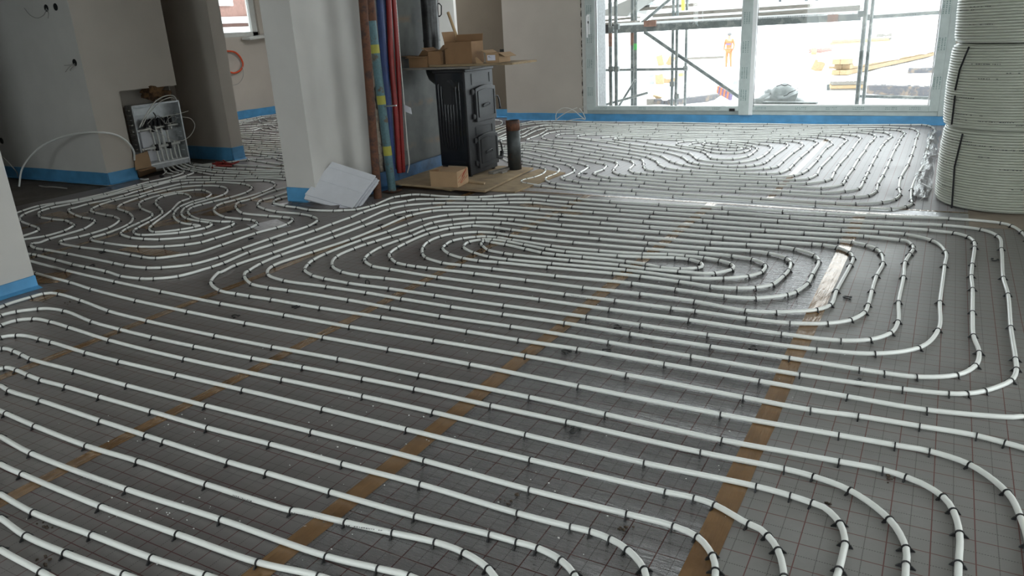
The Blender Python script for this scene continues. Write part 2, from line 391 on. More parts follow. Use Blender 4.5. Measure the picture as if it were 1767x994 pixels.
tape_px((438, 394), (490, 384), .30, 'silver', 'shiny_foil_patch', .0012)
tape_px((470, 355), (500, 350), .06, 'silver', 'shiny_foil_patch', .0012)
MB().box(.22, 5.3, .0004, 1.9, 9.5, .0016).build('joint_tape', simple('dusty_brown_tape', (.27, .215, .17), .5, var=.1), floor)

struct('ceiling', MB().box(-11.3, -3.3, TOP, 2.9, 7.2, TOP+.2).box(-11.3, 7.2, TOP, -3.4, 7.9, TOP+.2).box(-.6, 7.2, TOP, 2.9, 7.9, TOP+.2).box(-6.6, 7.9, TOP, -3.4, 11, TOP+.2).box(-.6, 7.9, TOP, 2.9, 11, TOP+.2).box(-3.4, 9.1, TOP, -.6, 11, TOP+.2).box(-11.3, 7.9, TOP, -8.4, 11, TOP+.2), M['ceiling'])  # gaps added for unseen roof light over the window floor and the hall
def wallbox(name, boxes, mat='plaster'):
    mb = MB()
    for b in boxes: mb.box(*b)
    return struct(name, mb, M[mat])
H = TOP
# window wall with the big opening x -4.45..0.02
w_win = wallbox('wall_window', [(-5.69, 10.0, -.1, -4.45, 10.3, H), (.03, 10.0, -.1, 2.9, 10.3, H), (-4.45, 10.0, 2.42, .03, 10.3, H), (-4.45, 10.06, -.1, .03, 10.3, .1)])
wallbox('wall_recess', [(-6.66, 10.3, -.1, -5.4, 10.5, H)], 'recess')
wallbox('wall_hall_north', [(-7.3, 10.32, -.1, -6.66, 10.5, H)], 'white_wall')
wallbox('wall_hall_end', [(-7.5, 10.5, -.1, -6.5, 10.7, H), (-11.3, 10.62, -.1, -7.3, 10.8, H)])
wallbox('wall_hall_west', [(-11.2, 6.1, -.1, -11.0, 8.75, H), (-11.2, 10.42, -.1, -11.0, 10.7, H), (-11.2, 8.75, -.1, -11.0, 10.42, 1.39), (-11.2, 8.75, 2.45, -11.0, 10.42, H)])
wallbox('wall_cross', [(-11.2, 6.13, -.1, -7.21, 6.30, H)])
# wall with the niche for the manifold
wallbox('wall_kitchen_side', [(-7.62, 4.6505, -.1, -7.36, 4.97, H), (-7.62, 4.97, .90, -7.36, 5.665, H), (-7.70, 4.97, -.1, -7.62, 5.665, H), (-8.0, 5.655, -.1, -7.48, 5.665, H), (-8.15, 5.655, -.1, -8.0, 6.13, H)])
wallbox('wall_kitchen', [(-11.3, 4.65, -.1, -7.361, 4.86, H)], 'primer')
wallbox('wall_shade_partition', [(-8.45, -3.0, -.1, -8.3, 3.1, H)])  # out of view, added to shade the far left of the kitchen wall
wallbox('wall_left', [(-4.93, -3.2, -.1, -4.59, 2.31, H)], 'plaster_grey')
wallbox('wall_far_left', [(-11.3, -3.2, -.1, -11.1, 4.65, H)])
wallbox('wall_centre', [(-4.81, 4.60, -.1, -4.49, 6.9, H)], 'plaster_grey')
wallbox('wall_right', [(2.6, 4.1, -.1, 2.9, 6.3, H), (2.6, 9.7, -.1, 2.9, 10, H), (2.6, -3.3, -.1, 2.9, .8, H), (2.6, .8, 2.5, 2.9, 4.1, H), (2.6, 6.3, 2.5, 2.9, 9.7, H), (2.6, .8, -.1, 2.9, 4.1, .12), (2.6, 6.3, -.1, 2.9, 9.7, .12)])
wallbox('wall_back', [(-11.3, -3.3, -.1, -7.6, -3.0, H), (-5.4, -3.3, -.1, -3.6, -3.0, H), (-7.6, -3.3, -.1, -5.4, -3.0, .7), (-7.6, -3.3, 2.4, -5.4, -3.0, H), (1.2, -3.3, -.1, 2.9, -3.0, H), (-3.6, -3.3, 2.45, 1.2, -3.0, H), (-3.6, -3.3, -.1, 1.2, -3.0, .2)])
# panes of the unseen openings; kitchen, far side and roof ones added for light
struct('window_3', MB().box(-3.6, -3.12, .2, 1.2, -3.10, 2.45).box(-7.6, -3.12, .7, -5.4, -3.10, 2.4), M['glass'])
struct('window_4', MB().box(2.74, .8, .12, 2.76, 4.1, 2.5), M['glass'])
struct('added_roof_window', MB().box(-3.4, 7.2, TOP+.1, -.6, 9.1, TOP+.12), M['glass'])
struct('added_side_window', MB().box(2.74, 6.3, .12, 2.76, 9.7, 2.5), M['glass'])

# blue edge foam: a thing per wall run
def edge(pts, h, label, flare=.035, t=.009, mat='blue'):
    """pts: polyline on the floor with the room on its right-hand side"""
    mb = MB(); vs = []; fs = []; n = 0
    P = []
    for a, b in zip(pts[:-1], pts[1:]):
        a = Vector((*a, 0)); b = Vector((*b, 0)); L = (b-a).length; k = max(1, int(L/.18)); nrm = Vector(((b-a).y, -(b-a).x, 0)).normalized()
        row = []
        for i in range(k+1):
            p = a.lerp(b, i/k); hh = h*(1+.06*noise.noise(Vector((p.x*3, p.y*3, h*9)))); w = noise.noise(Vector((p.x*5, p.y*5, 2)))*.005
            row.append([p+nrm*.001+Vector((0, 0, hh)), p+nrm*(t+w)+Vector((0, 0, hh-.002)), p+nrm*(t+w+.003)+Vector((0, 0, hh*.4)), p+nrm*(t+.006)+Vector((0, 0, .012)), p+nrm*(t+flare*(1+.5*noise.noise(p*7)))+Vector((0, 0, .0015)), p+nrm*.001+Vector((0, 0, .0))])
        base = len(mb.v); V = [v for r in row for v in r]; m = 6
        F = [(i*m+j, (i+1)*m+j, (i+1)*m+j+1, i*m+j+1) for i in range(k) for j in range(m-1)]
        F += [tuple(range(m)), tuple(k*m+j for j in reversed(range(m)))]
        mb.add(V, F, 0, False)
    o = mb.build('edge_insulation_strip', M[mat])
    return tag(o, label, 'edge strip')
edge([(-4.45, 10.0), (.03, 10.0), (2.5, 10.0)], .098, 'blue foam edge strip along the foot of the large sliding window')
edge([(-5.69, 10.0), (-4.45, 10.0)], .105, 'blue foam edge strip under the beige wall left of the large window')
edge([(-6.66, 10.3), (-5.69, 10.3)], .12, 'dark blue edge strip in the shaded recess behind the stove')
edge([(-9.6, 4.65), (-7.36, 4.65)], .122, 'blue edge strip along the dim wall left of the manifold cabinet')
edge([(-7.36, 4.65), (-7.36, 4.97)], .122, 'short blue edge strip beside the cardboard left of the manifold', .04)
edge([(-8.0, 6.13), (-7.21, 6.13)], .15, 'blue edge strip at the foot of the wall right of the manifold cabinet', .01)
edge([(-7.21, 6.13), (-7.21, 6.30)], .15, 'blue edge strip wrapping the end of the wall at the hall entrance', .03)
edge([(-11.0, 6.4), (-11.0, 10.6)], .14, 'blue edge strip below the small hall window')
edge([(-4.59, -2.9), (-4.59, 2.31)], .072, 'light blue edge strip at the foot of the near left wall', .05)
edge([(-4.81, 4.60), (-4.49, 4.60)], .125, 'bright blue edge strip on the narrow face of the centre pillar', .0)
edge([(-4.38, 4.98), (-4.33, 5.5), (-4.36, 6.36)], .14, 'crumpled blue edge strip behind the two steel props, shade painted dark', .10, .02, 'blue_shaded')

# ------------------------------------------------------------------ big sliding window (structure)
win = tag(thing('window_1', (-2.22, 10.05, .1), None, None), kind='structure')
def profile(x0, z0, x1, z1, y0=10.0, y1=10.07, m='film', name='window_frame'):
    return MB().box(x0, y0, z0, x1, y1, z1).build(name, M[m], win, .004)
Z0, Z1 = .098, 2.42
profile(-4.447, Z0, -4.385, Z1, 9.99, 10.09, 'frame'); profile(-.055, Z0, .03, Z1, 9.985, 10.09, 'film')
profile(-4.385, Z0, -.055, .150, 9.995, 10.09, 'film'); profile(-4.385, 2.36, -.055, Z1, 9.995, 10.09, 'film')
# left sash
for a in ((-4.385, .15, -4.255, 2.36), (-4.255, .15, -2.285, .205), (-4.255, 2.28, -2.285, 2.36), (-2.285, .098, -2.165, 2.36)): profile(*a, 9.965, 10.03, 'film', 'sash_profile')
profile(-2.165, .098, -2.115, 2.36, 9.975, 10.05, 'bead', 'sash_edge')
for a in ((-4.255, .195, -4.228, 2.29), (-4.228, .192, -2.30, .208), (-2.30, .195, -2.286, 2.29)): profile(*a, 9.985, 10.025, 'bead', 'glazing_bead')
# right fixed light
for a in ((-2.115, .15, -.15, .215), (-2.115, 2.28, -.15, 2.36), (-.15, .15, -.055, 2.36)): profile(*a, 9.985, 10.05, 'film', 'sash_profile')
for a in ((-2.112, .208, -.155, .226), (-.168, .21, -.152, 2.3)): profile(*a, 9.99, 10.04, 'bead', 'glazing_bead')
for x in (-4.226, -2.106): profile(x-.003, .2, x+.003, 2.3, 9.983, 9.99, 'seal', 'rubber_seal')
MB().box(-4.23, 10.005, .2, -2.29, 10.013, 2.29).build('window_pane', M['glass'], win)
MB().box(-2.11, 10.02, .22, -.16, 10.028, 2.29).build('window_pane', M['glass'], win)
# printed marks on the protective film
mb = MB(); rnd = random.Random(3)
def marks_h(x, z, n, y):
    for i in range(n):
        for k in range(2):
            w = rnd.uniform(.006, .02); mb.box(x+i*.022, y-.0006, z-k*.018, x+i*.022+w, y, z-k*.018+.007)
for x in (-4.18, -3.62, -3.28, -2.95, -2.62): marks_h(x, .185, 5 if x != -3.28 else 8, 9.965)
for x in (-2.08, -1.6, -1.25, -.95, -.6, -.35): marks_h(x, .19, 6, 9.985)
def marks_v(x, z, n, y):
    for i in range(n):
        for k in range(3): mb.box(x+k*.028, y-.0006, z+i*.02, x+k*.028+.012, y, z+i*.02+rnd.uniform(.008, .017))
for z in (.35, .72, 1.05, 1.42): marks_v(-4.36, z, 6, 9.965)
for z in (.28, .55, .86, 1.2, 1.5): marks_v(-2.265, z, 7, 9.965)
for z in (.4, .82, 1.2): marks_v(-.135, z, 7, 9.985)
mb.build('film_print', M['filmprint'], win)['kind'] = 'stuff'
# handle of the sliding sash
hb = MB().box(-4.345, 9.945, 1.16, -4.315, 9.965, 1.42).tube([(-4.33, 9.945, 1.40), (-4.33, 9.90, 1.39), (-4.33, 9.895, 1.33), (-4.33, 9.90, 1.12)], .012, 8)
MB().add([v for v in hb.v], hb.f).build('window_handle', M['bead'], win)
MB().box(-4.348, 9.93, 1.30, -4.322, 9.946, 1.33).build('handle_lock', M['seal'], win)
MB().box(-2.40, 9.955, .145, -2.33, 9.966, .18).build('drain_cap', M['seal'], win)
# rough foam joint between frame and plaster
mb = MB()
for i in range(18):
    z = .13+i*.13; mb.blob((-4.452, 9.996, z), .018, i, .6, 6, 0, (.7, .35, 3.0))
mb.build('joint_foam', M['foamdark'], win)['kind'] = 'stuff'

# small hall window
hw = tag(thing('window_2', (-11.05, 9.6, 1.39), None, None), kind='structure')
for n_, b in (('window_frame', (-11.12, 8.75, 1.39, -11.04, 10.42, 1.47)), ('window_frame', (-11.12, 10.30, 1.39, -11.04, 10.42, 2.45)), ('window_frame', (-11.12, 8.75, 2.37, -11.04, 10.42, 2.45)), ('window_frame', (-11.12, 8.75, 1.39, -11.04, 8.85, 2.45))):
    MB().box(*b).build(n_, M['frame'], hw, .004)
MB().box(-11.09, 8.85, 1.47, -11.08, 10.30, 2.37).build('window_pane', M['glass'], hw)
tag(MB().hull([(-10.96, 9.95, 1.34), (-10.80, 9.99, 1.33), (-10.78, 10.62, 1.38), (-10.98, 10.58, 1.39), (-10.96, 9.95, 1.375), (-10.80, 9.99, 1.365), (-10.78, 10.62, 1.415), (-10.98, 10.58, 1.425)]).build('sill_board', M['frame']), 'pale sill board lying loose under the small hall window', 'board')
TR={
'mid':['501.6,338.3 483.3,342.2 473,347.3 472.2,350.5 493.6,355.8 512.7,358.1 533.3,362.1 576.2,363.7 592.9,362.9 613.9,361.6 637.4,356.5 646.2,353.9 678.8,340.5 690.7,338.6 710.6,335.9 725.7,335.9 743.2,337.3 775.7,339.4 804,340.2 826.6,340.2 851.2,338.6 872.7,336.7 906.1,336.2 948.2,338.9 996.7,343.1 1053.1,347.5 1137.3,352.6 1246.2,358.1 1350.8,364.8 1425.8,368.8 1528.8,372.8 1637.2,377 1726.9,385 1746,390.1 1763.5,401.2 1773,414.7 1777.8,451.2 1802.1,586.1 1818.2,637.6 1819.6,697 1798.2,711.2 1766.9,718.3 1748.4,720.1 1598.9,707.6 1462.9,684.5 1311.2,657.8 1146.7,628.4 997.5,602.8 895.5,587.1 806.5,572.2 659.3,547.8 553.1,531.6 469.3,517.2 432.2,511.4 409.2,507.5 380.7,501.9 363.7,487.5 379.4,469.2 380.8,470.2 405.4,457.9 469,436.8 524.6,417.3 570.7,401 621.5,382.3 670.1,361.6 697.9,355 745.5,351 770.2,350.5 840.9,351 879,349.7 920.4,350.2 987.9,356.9 1070.6,362.8 1128.6,366.4 1231.9,373.6 1342.3,381 1421.4,386.8 1508.4,391 1602.2,396.9 1613.6,398.5 1645.9,402 1671.3,409.1 1680.9,417.9 1681.7,427.4 1677.7,456.8 1676.1,476.7 1678.1,499.1 1678.1,539.4 1679.7,579.6 1689.4,608.6 1682.9,631.1 1650.7,647.2 1581.5,650.4 1525.8,644 1482.7,637.6 1362.6,618.2 1226.7,598.3 1087.8,576.6 974.8,557.8 868.6,542.6 778.9,529.7 693.6,515.9 632.9,505.4 564.3,494.9 491.1,484.5 462.8,474 469.3,459.6 538.9,435.2 602.5,414.1 655.7,393.1 697.9,375.2 710.6,371.2 745.5,364.3 798,362.1 861.5,362.8 969.6,371.2 1049.1,377.2 1110.8,382.3 1221.2,389.9 1320.9,397.4 1387.7,401.8 1490.5,407.4 1552.9,414.1 1562.5,415.2 1574.4,423.6 1575.2,430.8 1569.6,438.7 1561.7,453 1559,478.2 1550.3,521.7 1549.3,555.5 1536.4,574.8 1501,586.1 1451.1,587.7 1348.7,576.4 1189.1,552.5 1052.5,534.2 931.6,517.2 817,502 736.2,490.2 664.8,480.5 621.1,475.8 591,469.5 574,459.6 579.2,443.9 609.3,429.5 631.1,421.7 646.2,416.9 674,408.5 703.9,400.3 728.9,390.6 746.3,384.4 780,379.1 821.8,376.4 876.2,378.6 888.6,379.4 970,388.2 1065.8,395.3 1138.9,400.9 1248.3,410.1 1347.1,417.3 1401.2,420.9 1419.9,422.5 1444.9,427.3 1466.3,436.3 1471.9,445.1 1467.1,457.8 1443.1,502.3 1431.8,526.5 1409.3,534.5 1339.4,538.7 1286.9,536.1 1199,520.4 1104.8,507.3 1006.7,496.3 908.1,483.7 819.6,472.5 738.8,462.7 718.7,460.1 703,457.8 685.5,453.8 675.6,446.7 671.6,438.7 684.4,427.9 697.9,420.8 738.4,403.4 774.1,394.2 794.8,391.8 815.1,389.5 853.6,392.6 883,396.6 961.7,405.7 1035.1,412.5 1118.2,419.6 1217.3,428.1 1295.5,432.8 1326.8,437.1 1357.4,445.9 1363.8,453 1360.6,466.5 1351.3,476.6 1332,491.1 1303,496.5 1271.5,497.5 1225.8,494.3 1172.8,486.3 1106.1,477.2 1057.7,472 945.2,461.5 860.2,453.1 826.6,450.3 799.6,445.9 776.5,438.7 763.8,428.4 767.8,423.1 778.9,416.1 797.7,411.7 821.5,408.8 840.1,408.5 858.4,410.1 884.6,414.1 952.2,424.4 1033.7,432.7 1108.7,437.9 1152.4,439 1182.6,441.6 1215.2,445.1 1241.9,449.5 1262.1,456.2 1266,459.8 1261.2,465.3 1232.2,471.8 1218.6,472.5 1170.2,468.6 1114,463.6 1069,457.6 983.9,449.7 886.9,439.8 870.6,437.4 843.2,431.9 833.7,425.2 830.1,419.6 836.1,415.5 847.2,418.1 872.7,422 879,423.5 907.7,430 936.3,436.3 959.3,439.5 1005.4,443.8 1079.8,451.1 1115.3,456.3 1140.1,461.5 1174.1,464.1 1202.9,462.3 1211.2,460.2 1209.6,453.8 1189.5,447.9 1165.2,445.1 1108.3,443.5 1065.5,441.6 976.5,434.4 941.8,429.5 904.5,422.5 875.1,416.8 850.4,413.6 830.2,413.6 807.5,418.1 800.4,426.8 818.6,436.3 844.5,443.5 876.3,447.9 953,454.9 1081.3,466.2 1192.5,479.8 1248.3,480.5 1290.1,476.6 1312.7,470.1 1319.8,457.3 1298.2,447.6 1263.2,441.6 1205.4,435.9 1113.2,429.2 990,418.5 917.5,410.9 879.9,406.3 856.8,402.6 824.5,400.6 782.1,403.4 758.2,408.5 737.6,418.1 728.9,428.4 729.6,438.7 736,445.1 764.6,453.8 797.7,458.1 850.4,464.1 959.1,476.4 1090.4,489 1166.3,499.4 1249.9,511.4 1303.7,514.6 1357.8,508.8 1372.2,504 1393.2,489.5 1401.2,475 1412.5,450.8 1406.1,441.2 1372.2,429.9 1343.9,425.7 1288.5,421.9 1226,418.5 1112.7,409.3 1017.3,400.9 928,392.2 865.6,384.7 819.7,383.9 781.6,387.5 755.1,391.8 732.8,397.4 710.6,406.6 686.7,415.2 657.3,426.3 635.9,438.7 629.2,446.7 630.8,451.4 643.8,459.4 674,464.9 755.8,478.7 864.1,492.9 975.8,508.1 1061.6,519 1159,532.1 1200,537.1 1288.5,549.7 1363.2,557.7 1427.9,558 1467.2,552.2 1491.4,539.4 1497.8,526.5 1504.2,502.3 1512.3,476.6 1523.6,454.1 1520.3,438 1512.3,429.9 1495.6,423.5 1470.4,418 1446.9,414.8 1295.5,404.5 1229,399.8 1121.5,391.4 1037.2,384.7 964.9,378.3 906.1,373.1 851.2,369.6 810.7,368.8 772.6,371.2 727.3,379.4 701.8,387.4 666.9,400.3 622.4,414.9 560.4,438.4 538.9,449.5 530.2,456.7 526.2,466.2 540.8,475.8 560.9,481.1 602.8,488.9 672.1,498.3 751.1,510.1 869.9,527.4 1013.2,547 1106.1,560.9 1221.2,577.9 1409.3,603.1 1509.7,610.2 1584.7,600.5 1618.5,570 1621.8,521.7 1629.8,458.9 1631.4,434.7 1608.9,415.4 1562.2,404.1 1516.4,400.1 1451.6,396.6 1313.3,387.4 1213.1,380.2 1121.9,373.6 1024.5,366.4 932.3,360.5 853.6,356.6 808.3,356.6 763,357.2 722.5,361.6 699.5,365.1 679.6,370.1 627.9,389.5 574.7,409.3 483.3,440.8 449.1,455.1 427.7,467.8 423.5,470.1 422.2,477.9 435.3,490.5 464.9,496.8 498.1,501.5 602,517.9 675.2,531.6 760.5,545.9 881.9,563.5 1050.4,591 1192.5,615.1 1380.3,646.6 1557.4,671.4 1636.9,679.4 1668.4,679.4 1699,674.6 1744.1,656.9 1753.8,637.6 1752.2,619.9 1744.1,565.1 1739.3,508.8 1731.2,479.8 1728,429.9 1721.6,407.4 1692.6,396.1 1626.5,388.5 1558.8,385.6 1456.3,379.6 1363,374 1257,366.1 1150.9,360.9 1064.2,355.3 981.6,349.2 943.4,346.2 917.2,343.7 876.7,343.7 831.3,344.2 804,343.7 750.3,343.7 716.9,344.2 701.5,346.9 670.9,352.1 625.6,366.4 603.3,375.6 571.5,387.1 542.1,398.2 469.8,421.7 427.7,436 384.3,454.4 364,461.2 307.6,476.8 265.5,480.9 243.1,480.9 209.5,476.8 184.3,468.7 149,461.2 126.6,456.7 98.8,449 65.5,440.8 56.7,438.8 44.4,438.1 28.1,438.1'],
'fore':['28.1,444.9 48.5,449.6 115.8,467.3 199.3,486.3 382,524.1 491.9,543.9 604.4,564.1 749.6,587.9 907.6,614.4 1081.6,647.1 1283,685.8 1398.8,707.6 1481.4,718.3 1587.1,735.4 1685.4,752.1 1734.2,764.6 1766.9,773.5 1826.7,800.2',
'36.6,460 62.8,471.8 121.7,487.5 158.3,499.2 235.5,518.9 324.4,538 424.4,558.1 558.6,582.4 671.1,602.8 812.4,629 999.1,666.7 1243.8,715.1 1447.6,751.1 1544.4,768.2 1604.2,778.8 1673.6,802 1737.7,850 1760.9,892.8 1775.1,942.6 1776.9,999.6',
'-31.4,546.3 6.5,527.5 52.3,513.1 74.6,507.1 87.7,505.8 102,507.6 140,518.9 189.2,537.2 255.1,554.2 372.1,579.6 470.9,598.9 584.2,619.8 724.7,647.8 914.1,685.8 1045.7,715.1 1246.4,759.6 1448.3,796.6 1523.1,810.9 1563.3,823.3 1590,834 1627.4,857.2 1645.2,882.1 1655.8,921.2 1654.1,972.9 1652.3,1031.6',
'-39.2,564.7 0,545 28.8,538 66.2,533.3 81.1,532.5 111.2,536.7 159.1,555.5 208.8,569.1 263.7,582.4 336.2,598.1 436.4,618.3 524,634.2 626.6,653.8 716.4,671.6 847.7,700.1 978.2,728.2 1209,780.5 1353.2,809.1 1403.8,822.3 1467.2,846.5 1534.8,896.3 1563.3,946.2 1563.3,974.6 1559.7,1031.6',
'-39.2,583 0,562 28.8,552.9 57.6,550.3 87.7,555.5 119.6,565.2 189.7,587.4 319.2,619.6 487.9,655.1 626.6,683.9 748.3,711.4 907.6,750.4 1111.6,798.8 1305.2,839.4 1363.9,855.4 1401.3,867.8 1420.9,875 1449.4,903.4 1458.3,939 1454.7,955.1 1447.6,983.5 1431.6,1031.6',
'-39.2,598.7 0,582.4 28.8,579 44.5,579.8 69.3,585.6 89,590.8 149.1,609.1 207.2,624.1 306.1,647.1 419.9,673.2 557.8,706.1 702.5,741.5 915.4,793.6 1148.3,849.1 1198,859.6 1233.3,871.4 1292.2,904.1 1299.8,905.2 1324.8,924.8 1342.6,949.7 1353.2,996 1349.7,1035.2',
'-39.2,609.1 5.2,601.3 24.9,606.5 38.7,613.1 53.6,620.1 130,640.5 220.3,665.4 356.4,700.2 538.2,745.4 732.6,795.1 913.6,845.2 1081.6,887.1 1161.9,908 1203.2,926.3 1229.4,959 1234.6,985.2 1229.4,1029.7',
'-39.2,648.4 7.8,634.8 28.8,639.2 49.7,647.9 71.2,656.2 114.3,667.5 172.7,685 261.8,710.4 358.5,738.5 467.3,766.5 591.3,800.7 726,836 893.2,885.8 984.7,909.3 1018.8,917.2 1052.8,930.2 1082.9,948.5 1111.6,982.6 1118.2,1029.7',
'-39.2,648.4 0,665.4 15.7,674.5 70.6,691.6 174.5,726.6 252.3,751.8 283.9,762.1 394.9,797.6 461.4,816.8 570.4,849.1 716.9,891 845.1,922.4 891.9,935.5 928.5,945.9 967.7,966.9 991.3,991.7 1007,1029.7',
'-39.2,691.6 10.5,713.8 60.6,735.5 149.4,769.5 238.1,796.1 356.4,836.1 504.3,881 506.3,880.5 596.5,901.5 677.6,919.8 750.9,935.5 800.6,953.8 842.5,981.3 863.4,1011.3',
'-44.4,729.6 0,753.2 54.7,782.8 220.3,844.9 381.5,896.7 563.8,960.3 652.8,981.3 706.4,994.1 750.9,1016.6',
'-44.4,768 0,800.6 38.5,818.3 174.5,874.5 306.1,921.8 445.1,970.6 549.4,994.1 612.2,1016.6',
'-44.4,824.2 0,852.3 57.7,884.9 158.2,923.3 261.8,963.2 354.9,992.8 414.1,1013.5',
'-44.4,868.6 0,893.7 44.4,924.8 112.4,954.4 213,991.3 266.2,1010.6',
'-44.4,918.9 0,948.4 71,986.9 118.3,1013.5'],
'left':['20,370.5 26.1,368.5 37,364.4 67.5,355.3 94.7,350.7 135.4,344 177.6,334.9 235.3,319.6 257,314.1 295.1,305.6 316.1,298.5 303.2,292.4 295.1,285.6 289,275.4',
'28.1,412.3 37.7,408.2 64.1,398.7 65.5,393.3 54,388.8 37.7,382.4 34.3,376.3 40.4,370.2 68.2,359.6 94,352.4 135.4,346.1 184.3,336.6 244.1,320.5 272,315.9 321.6,303.3 333.8,297.8 329,294.4 318.2,284.9 308.7,278.1',
'28.1,415.7 38.3,413.7 77.7,407.5 109,398.7 125.9,390.2 127.3,387.2 121.2,384.4 113,380.4 91.3,378.3 71.6,374.9 66.9,370.5 68.9,365.1 85.2,359.6 121.9,352.2 159.2,344.4 221,329.8 244.8,323.7 272,317.8 295.1,311.4 322.2,306.7 350.1,305.6 364.3,306 385.4,306.7 406.5,307.4 445.3,306.7 494.2,309.4 506.5,310.7',
'510.3,328.7 500.8,331.1 473,339.9 451.5,345.4 445.2,350.2 445.9,355.8 458.7,361.3 477.7,365.3 519.8,369.3 540.5,374 547.2,380.4 530.2,390.7 494.4,402.6 463.4,413 415.8,429.6 376.2,444.2 330.7,456.4 279.1,461.9 254,462.5 216.9,458.5 197.9,454.4 118.5,438.1 77.7,430.9 63.5,428.6 53.3,423.2 56,419.8 66.9,419.1 83.2,413 142.9,395.6 161.3,383.8 162.6,379.7 158.5,377.7 143.6,375.2 130.7,370.9 119.2,364.8 119.8,360.7 130,358.3 151.1,352.2 191.1,344 212.9,337.9 237.3,329.8 246.2,327.7 262.5,322.3 293.7,314.1 311.4,311.7 337.2,310.3 364.3,310.1 385.4,310.7 422.8,311.4 456.2,311.4 468.4,313.5 474.5,318.2 470.5,323.7 450.8,332.5 405.9,345.4 384.2,350.8 372,356.9 369.3,363.7 389,374.6 419.5,378 435.8,379.7 442.6,383.4 441.9,387.5 430.4,393.6 400.5,402.4 369.4,411.6 346.3,418.4 318.9,422.5 284.5,425.2 240,425.6 181.6,419.1 158.5,414.3 157.2,410.9 162.6,408.9 181.6,403.7 220.3,387.8 229.2,376.3 223.7,368.1 216.9,364.8 203.4,359.6 210.2,352.2 237.3,342 252.3,336.6 286.9,328.4 312.7,322.7 350.1,320.3 380.6,321.6 392.2,327 384.7,336.3 333.1,352.2 318.2,359 313.4,369.8 323.6,377.3 346.7,382.1 363,384.8 365.7,387.5 353.5,393.6 308.7,401.5 244.4,405.5 233.6,403.5 230.9,398 236.3,394 257.4,383.1 277.4,370.5 279.5,363.7 274,356.9 268.6,350.1 270.6,344.7 280.1,339.3 289,337.2 306.6,333.8 319.5,334.5 327.7,338.6 326.3,342.7 311.4,348.1 295.1,363.7 261.1,389.5 257.7,395 267.9,400.4 311.4,396.3 333.8,392.2 344.7,389.5 333.1,387.5 312.7,384.1 299.8,373.2 300.5,367.8 308.7,358.3 333.8,347.4 353.5,342 364.3,335.2 356.2,329.8 349.4,327.7 335.8,327.7 303.2,331.8 276.1,337.2 246.9,346.1 240.1,351.5 244.8,360.3 262.5,368.5 259.8,374.6 240.7,384.1 216.9,395.3 208.8,401.4 210.2,404.8 227.4,410.3 249.5,412.3 275.7,413 328,408.6 349,404.8 397.2,390.2 403.7,385.4 401,382.7 382.7,382.5 346.7,378.7 330.4,372.5 324.3,365.1 330.4,358.3 347.4,352.9 367.1,348.1 394.9,341.3 424.1,332.5 433.6,326.4 433.6,322.3 425.5,318.6 417.3,316.9 373.9,314.1 353.5,314.6 326.3,315.1 311.4,317.5 263.8,329.1 239.4,336.1 196.6,346.1 169.4,354.9 158.5,360.3 156.5,363.7 165.3,367.1 185,371.2 197.9,373.9 205.4,380.7 185,394.3 155.1,403.8 134.8,408.9 106.9,415 104.9,419.8 140.2,426.6 181.6,432 227.8,440.1 246.8,443.5 269.3,445.6 325.9,438.4 338.8,436.7 381.6,423.2 440,402.8 476.6,392.9 494.2,386.8 503.7,380.7 503.1,376.6 488.8,374.6 464.3,372.5 419.5,367.8 408.7,360.3 406.6,355.6 412.7,348.8 431.1,344 475.2,328.4 501,322.3 511.9,318.9'],
'hall':['297.8,278.1 308.7,286.3 322.2,292.4 341.3,296.5 350.8,298.5 370.5,301.5 409.2,303.3 441.3,304 488.8,304.2 506.5,304',
'303.2,276.8 315.4,284.9 330.4,291.7 356.2,294.7 375.2,296.9 388.1,297.6 413.4,298.8 435.8,300.2 484,299.9 506.5,299.6',
'308.7,275.4 322.2,284.9 338.5,289 367.1,292.4 385.4,294.2 432.4,296.5 486.1,295.8 505.1,295.3',
'312.7,274.1 330.4,283.6 363,287.7 391.7,290.4 409.3,291.3 424.3,291.7 441.9,293.1 505.1,294.4',
'318.2,273.4 335.8,282.2 367.9,285.6 403.2,284.9 444.7,287 486.8,290.1 505.1,291.5',
'321.7,283.6 332.6,286 367.9,282.2 400.5,279.2 427.7,276.1 443.4,278.1 461.5,280.8 486.4,284 500.5,285.8',
'427.1,276.7 430.7,274.5 443.4,274.5 457,273.1 470.6,272.2 479.6,275.4 496.8,279',
'416.2,267 436.2,267.4 450.7,268.8 462.4,269.7 486,272 497.8,274.2',
'416.2,262.5 436.2,262.9 451.6,264.7 482.4,267.4 496.8,268.8',
'416.2,259.3 434.3,260.7 452.5,262 476,262.5 496.8,263.8',
'416.2,255.9 430.7,256.6 444.3,257.5 468.8,259 490.1,260.2 496.8,260.7',
'416.2,252.5 430.7,253.4 447.9,254.5 479.6,256.6 496.8,257.5',
'414.4,248.9 425.3,249.8 440.7,250.7 461.5,251.6 476,252.7 496.8,253.4',
'414.4,245.4 434.3,246.6 452.5,247.8 488.7,249.3 496.8,249.8',
'414.4,242.5 435.3,243.6 452,244.5 475.6,245.1 496.8,245.7',
'414.4,237.6 438.4,239.4 467,240.9 496.8,242.5',
'414.4,235.1 434.3,236 450.7,237.1 486.9,238.7 495,239.4',
'414.4,232.1 436.2,232.6 455.2,233.9 467,234.4 495,235.7',
'414.4,229.9 420.8,229.5 437.1,229.1 448.8,228.9 465.1,230.3 476.9,231.8 495,233',
'411.7,226.2 424.4,225.5 437.1,224.9 448.8,221.7 457,225.3 482.4,226.1 494.1,227.1',
'411.7,222.6 423.5,221.9 430.3,222.2 446.1,219.9 456.1,220.3 463.8,220.3 469.7,223.1 477.4,223.3 493.2,224',
'411.7,219 433.4,217.9 442.5,216.7 455.2,215.8 462.4,215.8 467,215.4 476,219.9 493.2,221.2',
